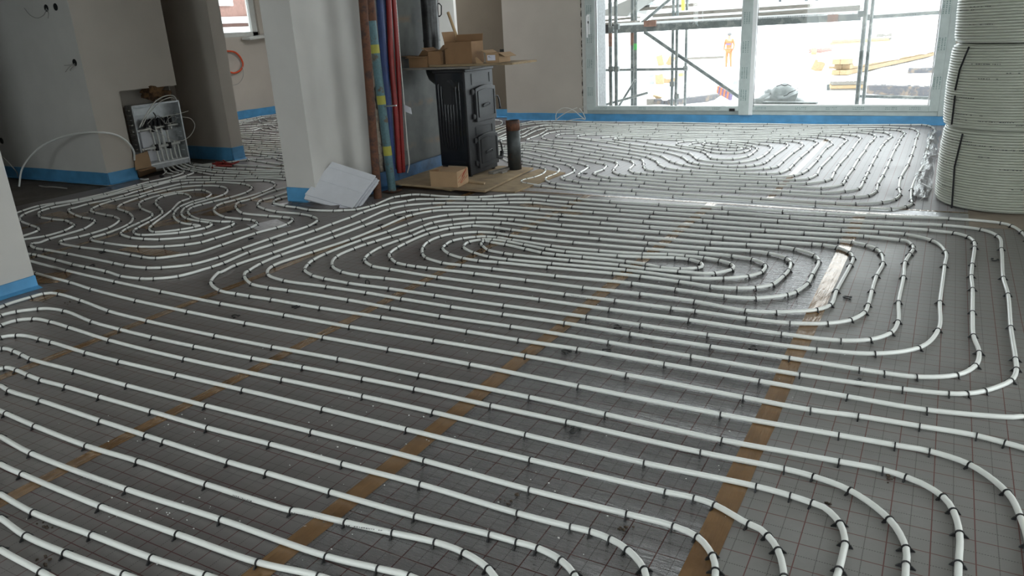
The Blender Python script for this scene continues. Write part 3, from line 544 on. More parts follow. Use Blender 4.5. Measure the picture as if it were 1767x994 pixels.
'410.8,215.4 418.9,214 435.3,213.6 444.3,214 453.4,215.4 458.8,214.5 479.6,214.9 488.7,215.4',
'410.8,212.2 419.9,211.3 438,208.1 445.2,206.8 452.5,211.7 468.8,211.7 479.6,211.7 488.7,212.2',
'409.9,210.4 436.2,206.3 443.4,204.9 454.3,204.5 461.5,208.1 471.5,208.6 477.8,207.2 487.8,207.2',
'409.9,208.6 425.3,205.9 441.6,202.7 450.7,200.7 467.9,198.9 479.6,198.3 488.7,198',
'443.4,205.9 448.8,203.6 457.9,202.7 467,202.2 480.5,201.6 488.7,201.3'],
'win':['817.3,266.8 833.2,268.5 860.5,271.4 878.1,279.1 902,282.7 919.6,285.6 933.2,288.4 940.1,291.3 941.2,295.2 935.5,300.9 920.7,306.6 908.2,309.5 900.3,311.7 901.4,315.1 909.9,316.9 934.9,320.3 959.4,323.4 1044.9,331.4 1097.8,334.5 1161.5,339 1298.1,347 1407.2,354.5 1501,359.7 1537,360.5 1562.5,356.9 1573.6,351.3 1572.8,345.8 1572.8,327.5 1581.9,303.5 1595,281.9 1597.2,268.2 1601.8,251.2 1606.3,236.4 1612.6,223.9 1608,218.8 1601.2,216.5 1591,215.3 1571.7,215.3 1535.3,215.3 1464.2,215.6 1384.2,215.1 1324.5,213.9 1241.3,213.1 1178.8,211.9 1109.7,211 1063.7,210.8 1023.3,210.6 978.1,209 949.7,208.9 935.5,209.2 919.6,209.8 908.2,212.1 898,213.8 875.2,219.8 850.8,228.9 828.6,234.8',
'817.3,262.3 860.5,266.3 877.5,270.2 902,277.6 915.6,279.6 934.9,281.6 956.2,286.2 964.5,290.7 960.5,299.2 952.6,302.6 944,306 941.2,310 950.9,315.4 960,317.2 1004.3,322 1091,328.2 1179.1,334.8 1245.8,338.8 1313.5,342.8 1407.5,348.6 1441.7,350.5 1476.3,351.6 1521.2,349.2 1543.4,344.2 1552.9,335.4 1551.3,325.1 1554.6,305.7 1566.5,284.7 1572.8,268.2 1577.9,252.9 1581.3,238.7 1584.7,230.1 1580.8,224.4 1571.1,221.6 1552.3,220.5 1523.3,219 1451.1,218.8 1393.3,218.2 1364.3,218 1318,217.1 1253.2,216.5 1197.5,215.6 1135.9,214.8 1096.6,214.6 1067.7,214.6 1028.4,213.3 995.2,213.2 953.7,212.3 923,213.2 898,216.6 875.8,224 850.8,233.1 828.6,240.5',
'817.3,264.4 857.1,266.1 877.5,269.5 902,269.5 921.3,274.2 944.4,278.2 977.4,283.9 986.7,288.4 990.7,291.8 988.9,297 970.2,305.5 968.5,307.2 976.4,310 989.5,312.3 999.5,314.6 1033.8,316.9 1073.3,318.9 1104,321.1 1154.3,325.6 1208.3,328 1269.7,330.5 1348.7,334.6 1450.9,340.2 1473.5,339.7 1497.3,337.8 1511.6,329.9 1514.8,317.9 1523.1,303.3 1530.2,288.9 1536.2,275 1543.5,258.6 1549.8,248.1 1552.9,240.9 1557.4,234.1 1560.9,229.6 1555.7,226.2 1548.9,224.4 1536.4,223.5 1525,223.3 1512.3,222.7 1481.3,222.2 1417.8,221.4 1351.8,221 1281.7,219.9 1235.6,219.3 1180.5,218.8 1135.3,218 1086.4,217.1 1037.5,215.9 995.2,215.7 967.3,215.8 948,214.9 931,217.2 908.2,222.1 898.6,225.1 875.8,230.2 853.6,239.6 828.6,246.2',
'817.3,262.1 855.9,262.7 877.5,263.8 902,263.8 934.9,269.5 968.5,276.3 998,281.6 1011.7,285.4 1014.5,288.8 1000.3,298.7 997.5,303 1002.8,305.5 1017.6,308.3 1037.9,310 1053.4,311.7 1112.6,315.7 1181.6,321.4 1276.9,325.4 1363.5,330.5 1416.6,332.6 1457.2,330 1480,326.1 1489.6,313 1493,306.4 1497.5,297.3 1503.5,284.7 1511.4,269.8 1517.1,258.6 1523.9,248.9 1530.2,242.1 1538.1,235.8 1535.3,231.8 1525.6,228.4 1507.4,226.7 1487.5,225 1455.1,224.7 1387.1,224.2 1340.5,223.9 1305.5,222.7 1241.3,221.6 1185,221.4 1106.3,219.9 1058.3,219.1 1019.3,218 990.7,218.6 969.6,217.7 952.6,217.2 938.9,217.2 929.3,218.3 913.9,224.6 899.1,232 876.4,235.4 854.8,241.6 828.6,246.2',
'817.3,258.7 854.8,259.6 877.5,260.4 905.4,258.1 925.3,260.9 959.2,268 1000,274.8 1029,280.5 1043.2,283.3 1046,286.2 1039.8,293 1024.4,299.2 1030.7,302.1 1051.7,306.6 1097.8,309.2 1148.9,313.4 1231.4,317.4 1286.2,319.5 1322,320.3 1365.6,322.1 1417.2,324.7 1425.8,324 1452.5,318.2 1457.7,311.7 1460.8,305.7 1471.6,291 1480.7,275 1492.1,259.7 1498.9,248.3 1505.7,242.1 1510.3,235.8 1506.9,231.8 1500.6,230.1 1494.3,229.3 1479,227.9 1465.5,227.9 1419.5,227.3 1334.2,226.7 1257.8,225 1188.4,224.1 1131.9,222.7 1086.4,222.2 1029.6,221.3 985.5,220.9 966.2,220.2 953.7,220.2 940.1,221.7 925.3,225.5 909.4,233.1 899.1,237.3 876.4,239.3 865.6,242.2 865,245 877.5,247.3 907.1,247.9 929.8,248.7 953.7,251.5 987.8,255.8 1027.8,262 1058.9,266.9 1090.7,271.4 1106.3,275 1110.3,281.9 1110.9,287.5 1115.4,292.7 1128.8,295.5 1143.3,296.6 1194.4,300.1 1276.8,304 1331.3,305.7 1368.9,302.9 1382,299.5 1392.8,293.2 1408.7,277.3 1414.4,269.4 1425.7,255.7 1435.4,248.9 1433.7,243.8 1425.7,239.8 1411.9,237.5 1399.9,236.2 1361.5,235.2 1299.6,234.7 1238.2,233.5 1175.3,233 1126.8,231.3 1066.5,230.1 1029.3,229.8 1008.3,230.2 990.7,230.5 975.3,230.8 966.2,231.6 960,234.2 960.5,236.5 971.3,238.2 996.9,238.8 1021,242.3 1048.3,246 1068.2,249.7 1087.5,253.1 1114.8,257.8 1147.2,262.5 1176.8,271.1 1188.4,279 1195.2,281.3 1206.6,283.6 1231.1,286.1 1256.4,287.3 1272.6,287.5 1286.2,287 1301,285.3 1315.2,282.4 1320.3,280.2 1326,276.2 1334.8,268.8 1355.2,254.6 1359.2,249.5 1355.8,246.6 1346.5,245.8 1335.1,244.9 1323.4,244 1291.3,243.8 1239.6,242.3 1200.9,241.8 1167.7,241.5 1122.2,239.6 1091,238.1 1079.6,237.5 1064.8,237.9 1059.1,239.8 1068.2,241.2 1078.5,241.7 1098.4,242.9 1117.7,246 1132.5,248.9 1143.3,250 1175.7,255.1 1210.6,261.4 1219.1,265.4 1223.1,269.9 1228.2,273.3 1237.9,274.8 1264,274.5 1289.1,269.9 1297,265.4 1304.2,259.1 1305.8,255.1 1298.7,251.7 1286.2,249.7 1262.3,246.8 1239.6,245.3 1216.9,245.3 1203.8,245.7 1193,248 1190.7,251.2 1197.5,251.7 1214.6,254 1229.4,256.6 1241.3,258 1253.8,258.6 1270.3,258.6 1281.1,256.3 1273.7,254.3 1260.1,253.4 1239.6,252.3 1216.9,250.6 1212.9,248.3 1216.9,246',
'817.3,254.7 854.8,255.8 877.5,256.4 902,254.1 921.3,256.4 960.5,262.3 1008.5,270.5 1036.4,274.1 1062,279.6 1064.8,284.1 1059.1,292.1 1058.6,296.6 1069.4,301.2 1080.2,302.9 1167.9,308.9 1220.9,311.2 1308.2,314.9 1343.4,315.9 1391,316.4 1422.4,312.2 1432.9,309 1439.4,297.3 1447.9,284.1 1461,269.4 1470.1,258 1479.7,244.3 1484.9,238.1 1479.2,234.7 1468.4,233 1453.6,231.3 1415.5,230.1 1377.4,230.1 1331.4,229.6 1284.7,228.2 1229.4,227.9 1186.7,227.3 1137.4,226.4 1085.3,224.7 1035.2,224.1 1001.5,223.7 976.4,222.3 957.1,222.5 945.7,223.7 939.5,227.4 930.4,232.5 913.9,238.8 908.8,241.4 919.6,243.6 929.8,244.7 956,246.7 983.8,249 1005.1,252.1 1038.1,258 1085.8,264.8 1116,270.5 1123.9,273.9 1132.5,277.9 1137.6,284.1 1148.9,289.8 1155.8,291 1169.4,293.2 1192.5,294.6 1237.7,297.2 1285.6,299.1 1310.1,299.8 1322,299.8 1344.2,298.4 1360.4,292.1 1367.8,284.7 1380.3,272.2 1393.3,261.4 1401.9,252.9 1409.8,246 1405.8,242.6 1392.8,240 1382.9,239.5 1372,239 1351.3,238.7 1297,237.3 1219.7,236.4 1159.2,235.2 1118.8,233.8 1073.3,232.7 1029.3,232.4 1010.2,232.7 999.2,234.2 996.9,237.1 1021,240.5 1061.4,244.1 1087.5,248.9 1112.6,252.1 1154.1,257.6 1188.7,264.8 1197.5,270.5 1205.5,275.6 1246.4,280.7 1275.4,280.2 1304.4,275 1316.9,268.8 1325.4,262 1331.1,254.6 1327.1,250.9 1311.2,248.7 1291.3,245.7 1262.3,244.1 1216.9,243 1201.5,243.2 1179.3,244.1 1168.5,246.4 1168.5,249.5 1177.1,251.7 1200.4,254.9 1215.7,258.2 1228.2,262 1244.7,264.2 1266.9,264.2 1282.8,262.5 1291.9,259.1 1294.7,256.3 1288.5,254.6 1271.4,251.4 1256.6,249.7 1238.5,248 1228.2,246.8',
'817.3,249.6 854.8,250.9 871.3,252.6 877.5,252.8 902,250.7 924.7,251.9 955.4,255 987.8,260.7 1018.7,266.2 1042.1,269.7 1075.6,274.5 1088.7,277.9 1093.2,283.6 1086.4,293.2 1094.9,298.4 1106.3,299.5 1116.8,300.6 1128.8,301.2 1177.9,304.1 1242.7,306.6 1340.4,310 1371.2,310.3 1393.9,308 1408.7,301.2 1415.5,289.3 1433.1,271.1 1447.3,255.1 1454.2,247.8 1461,241.5 1459.3,239.2 1450.8,235.8 1434.8,234.1 1425.5,233.8 1412.7,233.2 1379.5,232.6 1347.3,232.4 1248.7,230.5 1170.2,229.6 1130.5,228.7 1088.7,227.3 1037.5,226.7 990.7,226.8 967.3,226.3 958.8,227.6 946.9,229.7 937.2,234.2 936.1,238.2 944,240.7 955.4,242.8 992.9,245.4 1032.4,250.6 1087.5,259.1 1123.4,265 1141,269.4 1156.9,278.5 1166,281.3 1180.5,285.3 1208.3,289.5 1270.9,293.2 1316.9,291.5 1328.8,289.8 1340.5,287.5 1349.6,279.6 1367.8,263.7 1379.1,255.7 1384.8,250 1380.3,246 1368,243.8 1346.2,242.1 1325.7,240.6 1243.9,240 1176.3,238.9 1110.9,235.8 1068.2,235 1053.4,236.2 1037.5,237.7',
'828.6,206.4 850.2,206.9 862.7,208.1 867.3,211.5 861.6,216.6 850.2,219.1 828.6,222.3',
'828.6,229.1 850.8,223.4 875.2,216.4 887.8,213.2',
'828.6,245 853.6,241.8 862.7,240.5 877.5,239.3'],
}
# ------------------------------------------------------------------ heating pipes
PR = .0088      # pipe radius
ZP = .0105      # height of its centre line over the foil
def clip_mesh(kind):
    """staple over a pipe; local x across the pipe, y along it"""
    mb = MB(); w = .0044
    n = 6; ri, ro = PR+.0004, PR+.0034; vs = []
    for i in range(n+1):
        a = PI*i/n
        for r in (ri, ro):
            for y in (-w/2, w/2): vs.append((math.cos(a)*r, y, ZP-.0005+math.sin(a)*r))
    b = [(ri, .0), (ro, .0), (-ri, .0), (-ro, .0)]
    fs = []
    for i in range(n):
        k = 4*i; fs += [(k, k+4, k+5, k+1), (k+2, k+3, k+7, k+6), (k, k+2, k+6, k+4), (k+1, k+5, k+7, k+3)]
    mb.add(vs, fs)
    for sx in (-1, 1):
        mb.box(min(sx*ri, sx*ro), -w/2, -.002, max(sx*ri, sx*ro), w/2, ZP)
        mb.hull([(sx*(ro+(.011 if kind else .008)), -w*.6, .001), (sx*ri, -w*.6, .001), (sx*ri, w*.6, .001), (sx*(ro+(.011 if kind else .008)), w*.6, .001), (sx*(ro+.002), -w*.5, .010), (sx*ri, -w*.5, .010), (sx*ri, w*.5, .010), (sx*(ro+.002), w*.5, .010)])
    me = bpy.data.meshes.new('pipe_clip'); me.from_pydata(mb.v, [], mb.f); me.materials.append(M['clip']); me.update()
    return me, mb
CLIPS = [clip_mesh(0), clip_mesh(1)]
def circuit(key, loc, label, group=None):
    th = thing('heating_pipe', loc, label, 'pipe', group)
    rnd = random.Random(hash_(key)); cand = []
    for li, s in enumerate(TR[key]):
        P = [PZ(*map(float, q.split(',')), ZP) for q in s.split()]
        # bends pass a touch over the foil, small natural waviness in height
        S = spline(P, .03)
        if len(S) > 3:
            S2 = [S[0]]
            for p in S[1:]:
                if (p-S2[-1]).length > .012: S2.append(p)
            S = S2
        for i, p in enumerate(S): p.z = ZP+.0012*abs(noise.noise(Vector((p.x*2, p.y*2, li))))
        d = min((p-CO).length for p in S)
        MB().tube(S, PR, 10 if d < 4 else 8).build('pipe_run', M['pipe'], th)
        last = None
        for i, p in enumerate(P):
            a = P[max(0, i-1)]; b = P[min(len(P)-1, i+1)]; t = (b-a); t.z = 0
            if t.length < 1e-4: continue
            if i in (0, len(P)-1) and len(P) > 8: pass
            if last is not None and (p-last).length < .055: continue
            cand.append((p, t.normalized())); 
            if last is not None and (p-last).length > .85:
                q = last.lerp(p, rnd.uniform(.4, .6))
                # nearest point on the tube
                m = min(S, key=lambda z: (z-q).length); k = S.index(m); tt = S[min(k+1, len(S)-1)]-S[max(k-1, 0)]; tt.z = 0
                cand.append((m, tt.normalized()))
            last = p
    def vis(c):
        v = c[0]-CO; z = v.dot(CF)
        if z < .1: return 1e9
        x = 883.5+FPX*v.dot(CR)/z; y = 497-FPX*v.dot(CU)/z
        return z if -10 < x < 1777 and y < 1010 else 1e3+z
    cand.sort(key=vis)
    rest = MB()
    for i, (p, t) in enumerate(cand):
        ang = math.atan2(t.y, t.x)-PI/2+rnd.uniform(-.12, .12); me, src = CLIPS[0 if rnd.random() < .5 else 1]
        if i < 296:
            o = bpy.data.objects.new('pipe_clip', me); COL.objects.link(o); o.parent = th
            o.location = (p.x-loc[0], p.y-loc[1], 0-loc[2]); o.rotation_euler = (0, 0, ang)
        else:
            Mx = Matrix.Translation((p.x, p.y, 0)) @ Matrix.Rotation(ang, 4, 'Z')
            rest.add([Mx @ Vector(v) for v in src.v], src.f)
    if rest.v: rest.build('far_pipe_clips', M['clip'], th)['kind'] = 'stuff'
    return th
def hash_(s): return sum((i+1)*ord(c) for i, c in enumerate(s))
c_mid = circuit('mid', (-1.3, 3.6, 0), 'long white heating pipe wound into the large flattened spiral in the middle of the floor')
c_fore = circuit('fore', (-2.2, 1.8, 0), 'white heating pipe in wide parallel runs across the foreground beside the near left wall')
c_left = circuit('left', (-6.0, 4.2, 0), 'white heating pipe of the irregular wavy spiral on the left between wall and centre pillar')
c_hall = circuit('hall', (-8.5, 7.5, 0), 'white heating pipe packed tightly on the hall floor behind the centre pillar')
c_win = circuit('win', (-2.0, 7.8, 0), 'white heating pipe of the far spiral in front of the large sliding window')
# printed lettering on a few stretches of pipe: small dark dashes lying on the tube
def dashes(a, b, parent, n=26, up=.9):
    a = PZ(*a, ZP); b = PZ(*b, ZP); mb = MB(); d = (b-a); d.z = 0; L = d.length; d.normalize(); r = Vector((d.y, -d.x, 0))
    if r.dot(CO-a) < 0: r = -r
    rnd = random.Random(int(a.x*100)); x = 0
    def pt(s, ang): return a+d*s+r*(PR+.0004)*math.sin(ang)+Vector((0, 0, (PR+.0004)*math.cos(ang)))
    while x < L:
        w = rnd.uniform(.002, .0065)
        if rnd.random() < .82:
            a0, a1 = up-.16, up+rnd.uniform(.05, .2)
            mb.add([pt(x, a0), pt(x+w, a0), pt(x+w, a1), pt(x, a1)], [(0, 1, 2, 3)])
        x += w+rnd.uniform(.0015, .004)
    mb.build('printed_text', M['print'], parent)['kind'] = 'stuff'
dashes((560, 901), (668, 917), c_fore); dashes((505, 885), (556, 897), c_fore)
dashes((142, 822), (195, 841), c_fore); dashes((405, 855), (445, 868), c_fore)
dashes((985, 511), (1030, 518), c_mid); dashes((1270, 799), (1316, 808), c_fore)
dashes((455, 545.5), (480, 549), c_mid); dashes((490, 623), (516, 629), c_fore)
# ------------------------------------------------------------------ steel props, hoses, chimney
def ext(a, b, z):   # extend line a->b to height z
    return a+(b-a)*((z-a.z)/(b.z-a.z))
a = PZ(652, 342); b = PY(626, 0, 4.92)
mb = MB().tube([a, a.lerp(ext(a, b, TOP), .33), ext(a, b, TOP)], .034, 16)
tag(mb.build('steel_prop', M['rust']), 'round rusty brown steel prop standing right beside the white boards', 'prop')
th = thing('steel_prop', PZ(677, 330), 'teal painted steel prop with yellow bands between rusty prop and blue hoses', 'prop')
a = PZ(677, 330); b = PY(637, 0, 5.19); tp = ext(a, b, TOP)
def onp(py):
    lo, hi = 0., 1.
    for _ in range(40):
        m = (lo+hi)/2; q = a.lerp(tp, m)-CO; y = 497-FPX*q.dot(CU)/q.dot(CF)
        if y > py: lo = m
        else: hi = m
    return a.lerp(tp, lo)
j = onp(36)
MB().tube([a, j], .036, 16).build('outer_tube', M['prop'], th)
MB().tube([j, tp], .042, 16).build('threaded_collar', M['rust'], th)
for y0, y1 in ((77, 92), (165, 180), (252, 268)): MB().tube([onp(y1), onp(y0)], .0368, 16, cap=False).build('yellow_band', M['yellow'], th)
MB().box(a.x-.06, a.y-.06, 0, a.x+.06, a.y+.06, .008).build('foot_plate', M['rust'], th)
MB().tube([onp(184)+Vector((0, 0, 0)), PY(684, 182, 5.15)], .006, 8).build('prop_pin', M['steel'], th)
def hose(pxs, v, r, mat, label, name='hose', n=10, cat='hose', corr=0):
    P = [PY(x, y, vv) for (x, y), vv in zip(pxs, v if isinstance(v, (list, tuple)) else [v]*len(pxs))]
    d = (P[0]-P[1]).normalized(); P = [ext(P[1], P[0], TOP)]+P if P[0].z > 1.3 else P
    S = spline(P, .012 if corr else .03); mb = MB()
    if corr: mb.tube(S, r, n, rr=[r*(1+.06*(i % 2)) for i in range(len(S))])
    else: mb.tube(S, r, n)
    return tag(mb.build(name, mat), label, cat)
hose([(655, 0), (662, 100), (671, 200), (677, 303)], [5.42]*4, .031, M['bluehose'], 'dark blue ribbed hose running down next to the teal prop', corr=1)
hose([(662, 0), (667, 100), (674, 200), (681, 301)], [5.49]*4, .018, M['bluehose'], 'thinner dark blue hose squeezed between blue and red hoses', corr=1)
hose([(670.5, 0), (675, 100), (683, 200), (689, 298)], [5.50]*4, .024, M['redhose'], 'left red ribbed hose on the chimney casing', corr=1)
hose([(679.5, 0), (685, 80), (691, 200), (696, 297)], [5.57]*4, .021, M['redhose'], 'right red ribbed hose next to the white cables', corr=1)
hose([(683, 0), (689, 80), (697, 175), (703, 250), (706, 285), (703, 298)], [5.60]*6, .0055, M['wirewhite'], 'white cable hanging right of the red hoses', 'cable', 6, 'cable')
hose([(681, 0), (691, 120), (699, 190), (701, 260)], [5.63]*4, .004, M['wiregrey'], 'thin grey cable hanging close beside the white cable', 'cable', 6, 'cable')
tag(MB().hull([PY(697, 180, 5.58), PY(709, 186, 5.58), PY(710, 197, 5.57), PY(698, 192, 5.57), PY(697, 180, 5.59), PY(709, 186, 5.59), PY(711, 197, 5.58), PY(698, 192, 5.58)]).build('paper_tag', M['pvc']), 'small torn white paper tag on the cables', 'tag')
# ragged mortar seam at the edge of the centre wall
mb = MB(); rnd = random.Random(5)
for i in range(26):
    z = .12+i*.1; mb.blob((-4.46+rnd.uniform(-.012, .012), 5.44, z), .035, i, .7, 7, 0, (.8, .7, 1.9))
tag(mb.build('mortar_seam', simple('rough_mortar', (.30, .25, .20), .95, var=.3, scale=25)), 'ragged brownish mortar seam beside the chimney casing', 'mortar')
ch = thing('chimney_casing', (-4.43, 5.92, 0), 'tall grey metal chimney casing with faint rusty bands behind the stove', 'chimney')
MB().box(-4.489, 5.46, 0, -4.40, 6.37, TOP).build('casing_panel', M['chimney'], ch)
MB().box(-4.489, 6.372, 0, -4.405, 6.40, TOP).build('corner_bead', M['bead'], ch)
fl = thing('flue_pipe', (-4.27, 6.12, 1.0), 'dark dented round flue pipe rising in front of the chimney casing', 'flue')
S = spline([(-4.0, 6.1, .90), (-4.17, 6.12, .895), (-4.25, 6.135, .92), (-4.27, 6.14, 1.0), (-4.27, 6.145, 1.2), (-4.265, 6.17, TOP)], .05)
MB().tube(S, .078, 24).build('flue_tube', M['duct'], fl)
for z in (1.22, 1.9): MB().tube([(-4.27, 6.145, z), (-4.27, 6.145, z+.02)], .082, 24).build('joint_ring', M['duct'], fl)

# ------------------------------------------------------------------ plywood under the stove
def plank(P, t, mat, label, name='plywood_sheet', cat='board'):
    """P: four corners, counter-clockwise, at the underside"""
    P = [Vector(p) for p in P]; return tag(MB().hull(P+[p+Vector((0, 0, t)) for p in P]).build(name, mat, None, .001), label, cat)
plank([(-4.12, 5.47, .0005), (-3.63, 5.33, .0005), (-3.5, 5.9, .0005), (-4.1, 6.0, .0005)], .016, M['ply'], 'lower plywood offcut peeping out under the near edge of the stove board')
plank([(-4.32, 5.36, .017), (-3.27, 5.30, .017), (-3.36, 6.35, .017), (-4.36, 6.38, .017)], .018, M['ply'], 'large dusty plywood sheet under the black stove')
plank([(-3.93, 5.62, .0355), (-3.40, 5.50, .0355), (-3.42, 5.56, .0355), (-3.9, 5.72, .0355)], .012, M['newwood'], 'narrow wooden lath lying on the plywood in front of the stove legs', 'wooden_lath')
plank([(-3.62, 5.95, .0355), (-3.56, 5.94, .0355), (-3.50, 6.30, .0355), (-3.56, 6.32, .0355)], .022, M['oldwood'], 'short dark wooden block on the plywood under the stove doors', 'wooden_block', 'block')
plank([(-3.36, 5.42, .0005), (-3.05, 5.42, .0005), (-3.0, 6.3, .0005), (-3.33, 6.4, .0005)], .012, M['ply'], 'thin plywood strip lying right of the stove sheet by the iron pipe')
# ------------------------------------------------------------------ stove
st = thing('stove', (-3.92, 6.0, .035), 'black cast iron stove with two doors standing on plywood under a board', 'stove')
Z = .035
SX0, SX1, SY0, SY1 = -4.02, -3.70, 5.78, 6.24
for x in (SX0+.03, SX1-.02):
    for y in (SY0+.02, SY1-.03): MB().hull([(x-.014, y-.014, Z), (x+.014, y-.014, Z), (x+.014, y+.014, Z), (x-.014, y+.014, Z), (x-.022, y-.02, Z+.12), (x+.022, y-.02, Z+.12), (x+.022, y+.02, Z+.12), (x-.022, y+.02, Z+.12)]).build('leg', M['stove'], st, .003)
MB().box(SX0, SY0, .13, SX1-.012, SY1, .96).build('stove_body', M['stove_side'], st, .006)
mb = MB()      # pressed ribs on the side sheet, long outer pair and four shorter inside
for x, z0, z1 in ((-3.985, .32, .86), (-3.955, .30, .84), (-3.925, .28, .68), (-3.895, .28, .68), (-3.865, .28, .68), (-3.835, .28, .68), (-3.80, .30, .84), (-3.765, .32, .87)):
    mb.hull([(x-.009, SY0-.001, z0), (x+.009, SY0-.001, z0), (x+.006, SY0+.01, z0), (x-.006, SY0+.01, z0), (x-.009, SY0-.001, z1), (x+.009, SY0-.001, z1), (x+.006, SY0+.01, z1), (x-.006, SY0+.01, z1)])
    mb.tube([(x, SY0-.001, z0), (x, SY0-.0055, z0+.03), (x, SY0-.0055, z1-.03), (x, SY0-.001, z1)], .006, 6)
mb.build('pressed_rib', M['stove_side'], st)
MB().box(SX0+.02, SY0-.012, .145, SX1-.04, SY0, .18).build('side_skirt', M['stove_side'], st, .003)
MB().box(SX1-.014, SY0-.008, .05, SX1+.006, SY1+.012, .975).build('front_plate', M['stove'], st, .004)
MB().box(SX0-.01, SY0-.015, .958, SX1+.02, SY1+.015, .985).build('top_plate', M['stove'], st, .006)
def relief(y0, z0, y1, z1, x, w=.006, arch=0, parent=None, name='raised_border'):
    P = [(x, y0, z0), (x, y1, z0), (x, y1, z1-arch)]
    if arch: P += [(x, y1+(y0-y1)*k/6, z1-arch+arch*math.sin(PI*k/6)) for k in range(1, 6)]
    P += [(x, y0, z1-arch), (x, y0, z0)]
    if not arch: P[3] = (x, y0, z1)
    mb = MB()
    for p, q in zip(P[:-1], P[1:]): mb.beam(p, q, w, w*1.1, (1, 0, 0))
    return mb.build(name, M['stove'], parent or st)
relief(SY0+.10, .845, SY1-.05, .935, SX1+.007)
relief(SY0+.12, .395, SY1-.05, .465, SX1+.007)
def door(z0, z1, name='door'):
    y0, y1 = SY0+.115, SY1+.0
    x = SX1+.006
    mb = MB(); arch = .022; n = 8; P = [(y0, z0), (y1, z0), (y1, z1-arch)]+[(y1+(y0-y1)*k/n, z1-arch+arch*math.sin(PI*k/n)) for k in range(1, n)]+[(y0, z1-arch)]
    V = [(x, y, z) for y, z in P]+[(x+.028, y, z) for y, z in P]; m = len(P)
    mb.add(V, [tuple(reversed(range(m))), tuple(range(m, 2*m))]+[(i, (i+1) % m, m+(i+1) % m, m+i) for i in range(m)])
    d = mb.build(name, M['stove'], st, .004)
    relief(y0+.035, z0+.04, y1-.03, z1-.035, x+.030, .006, .014, d)
    zc = (z0+z1)/2-.02; yc = (y0+y1)/2-.01
    mb = MB(); Q = [(x+.036, yc-.05, zc-.012), (x+.036, yc+.05, zc-.004), (x+.036, yc+.06, zc+.006), (x+.036, yc+.05, zc+.016), (x+.036, yc-.05, zc+.008), (x+.036, yc-.06, zc-.002), (x+.036, yc-.05, zc-.012)]
    mb.tube(Q, .0045, 6); mb.box(x+.028, yc-.045, zc-.006, x+.033, yc+.045, zc+.01)
    mb.build('air_slide', M['stove'], d)
    for z in (z0+.03, z1-.07):
        MB().tube([(x+.012, y0-.03, z), (x+.012, y0-.03, z+.045)], .013, 10).box(x, y0-.035, z+.01, x+.02, y0+.01, z+.035).build('hinge', M['stove'], d)
    MB().tube([(x+.02, y1-.005, zc+.06), (x+.03, y1+.03, zc+.06), (x+.034, y1+.045, zc+.03), (x+.034, y1+.06, zc-.045)], .008, 8).blob((x+.034, y1+.061, zc-.05), .013, 1, 0, 8).build('door_handle', M['stove'], d)
    return d
door(.515, .83); door(.095, .40)
MB().tube([(SX1+.02, SY1-.01, .14), (SX1+.03, SY1+.05, .13), (SX1+.03, SY1+.07, .19)], .02, 10).build('ash_lever', M['stove'], st)
# ------------------------------------------------------------------ board on the stove with boxes
tag(MB().hull([(-4.36, 5.74, .990), (-3.60, 5.72, .990), (-3.55, 6.2, .990), (-4.1, 6.0, .990), (-4.36, 5.74, 1.006), (-3.60, 5.72, 1.006), (-3.55, 6.2, 1.006), (-4.1, 6.0, 1.006)]).build('shelf_board', M['oldwood'], None, .001), 'lower weathered board lying directly on the stove top, pointing left', 'board')
tag(MB().hull([(-4.08, 5.80, 1.0075), (-3.25, 5.84, 1.0075), (-3.22, 6.24, 1.0075), (-4.05, 6.26, 1.0075), (-4.08, 5.80, 1.025), (-3.25, 5.84, 1.025), (-3.22, 6.24, 1.025), (-4.05, 6.26, 1.025)]).build('shelf_board', M['ply'], None, .001), 'upper pale board on the stove, overhanging to the right', 'board')
def openbox(x0, y0, x1, y1, z, h, flaps, label, mat='cardboard', t=.005, rot=0, inner='cardboard_dark', cat='box', name='cardboard_box'):
    th = thing(name, ((x0+x1)/2, (y0+y1)/2, z), label, cat)
    c = Vector(((x0+x1)/2, (y0+y1)/2, 0)); Mx = Matrix.Translation(c) @ Matrix.Rotation(rot, 4, 'Z') @ Matrix.Translation(-c)
    mb = MB()
    mb.box(x0, y0, z, x1, y1, z+t, 0, Mx)
    for b in ((x0, y0, x1, y0+t), (x0, y1-t, x1, y1), (x0, y0+t, x0+t, y1-t), (x1-t, y0+t, x1, y1-t)): mb.box(b[0], b[1], z+t, b[2], b[3], z+h, 0, Mx)
    mb.build('box_body', M[mat], th)
    for side, L, ang in flaps:
        if side == 's': a, b, d = Vector((x0, y0, z+h)), Vector((x1, y0, z+h)), Vector((0, -1, 0))
        if side == 'n': a, b, d = Vector((x0, y1, z+h)), Vector((x1, y1, z+h)), Vector((0, 1, 0))
        if side == 'w': a, b, d = Vector((x0, y0, z+h)), Vector((x0, y1, z+h)), Vector((-1, 0, 0))
        if side == 'e': a, b, d = Vector((x1, y0, z+h)), Vector((x1, y1, z+h)), Vector((1, 0, 0))
        e = (d*math.cos(ang)+Vector((0, 0, 1))*math.sin(ang))*L; n = (-d*math.sin(ang)+Vector((0, 0, 1))*math.cos(ang))*t*.6
        V = [a, b, b+e, a+e, a+n, b+n, b+e+n, a+e+n]
        MB().hull([Mx @ v for v in V]).build('box_flap', M[mat], th)
    return th
zb = 1.026
openbox(-3.94, 5.86, -3.66, 6.06, zb, .185, [('w', .09, 1.35), ('n', .06, 1.4)], 'tall open cardboard box in the middle of the board on the stove')
openbox(-4.30, 5.80, -4.10, 5.96, 1.007, .095, [('w', .09, .05), ('s', .05, -.2), ('n', .08, .6)], 'low open cardboard box at the left end of the board on the stove')
openbox(-4.10, 5.82, -3.975, 6.02, zb, .115, [('n', .09, .5), ('e', .07, .3), ('w', .07, .45)], 'small cardboard box wedged between low left box and tall box', rot=.06)
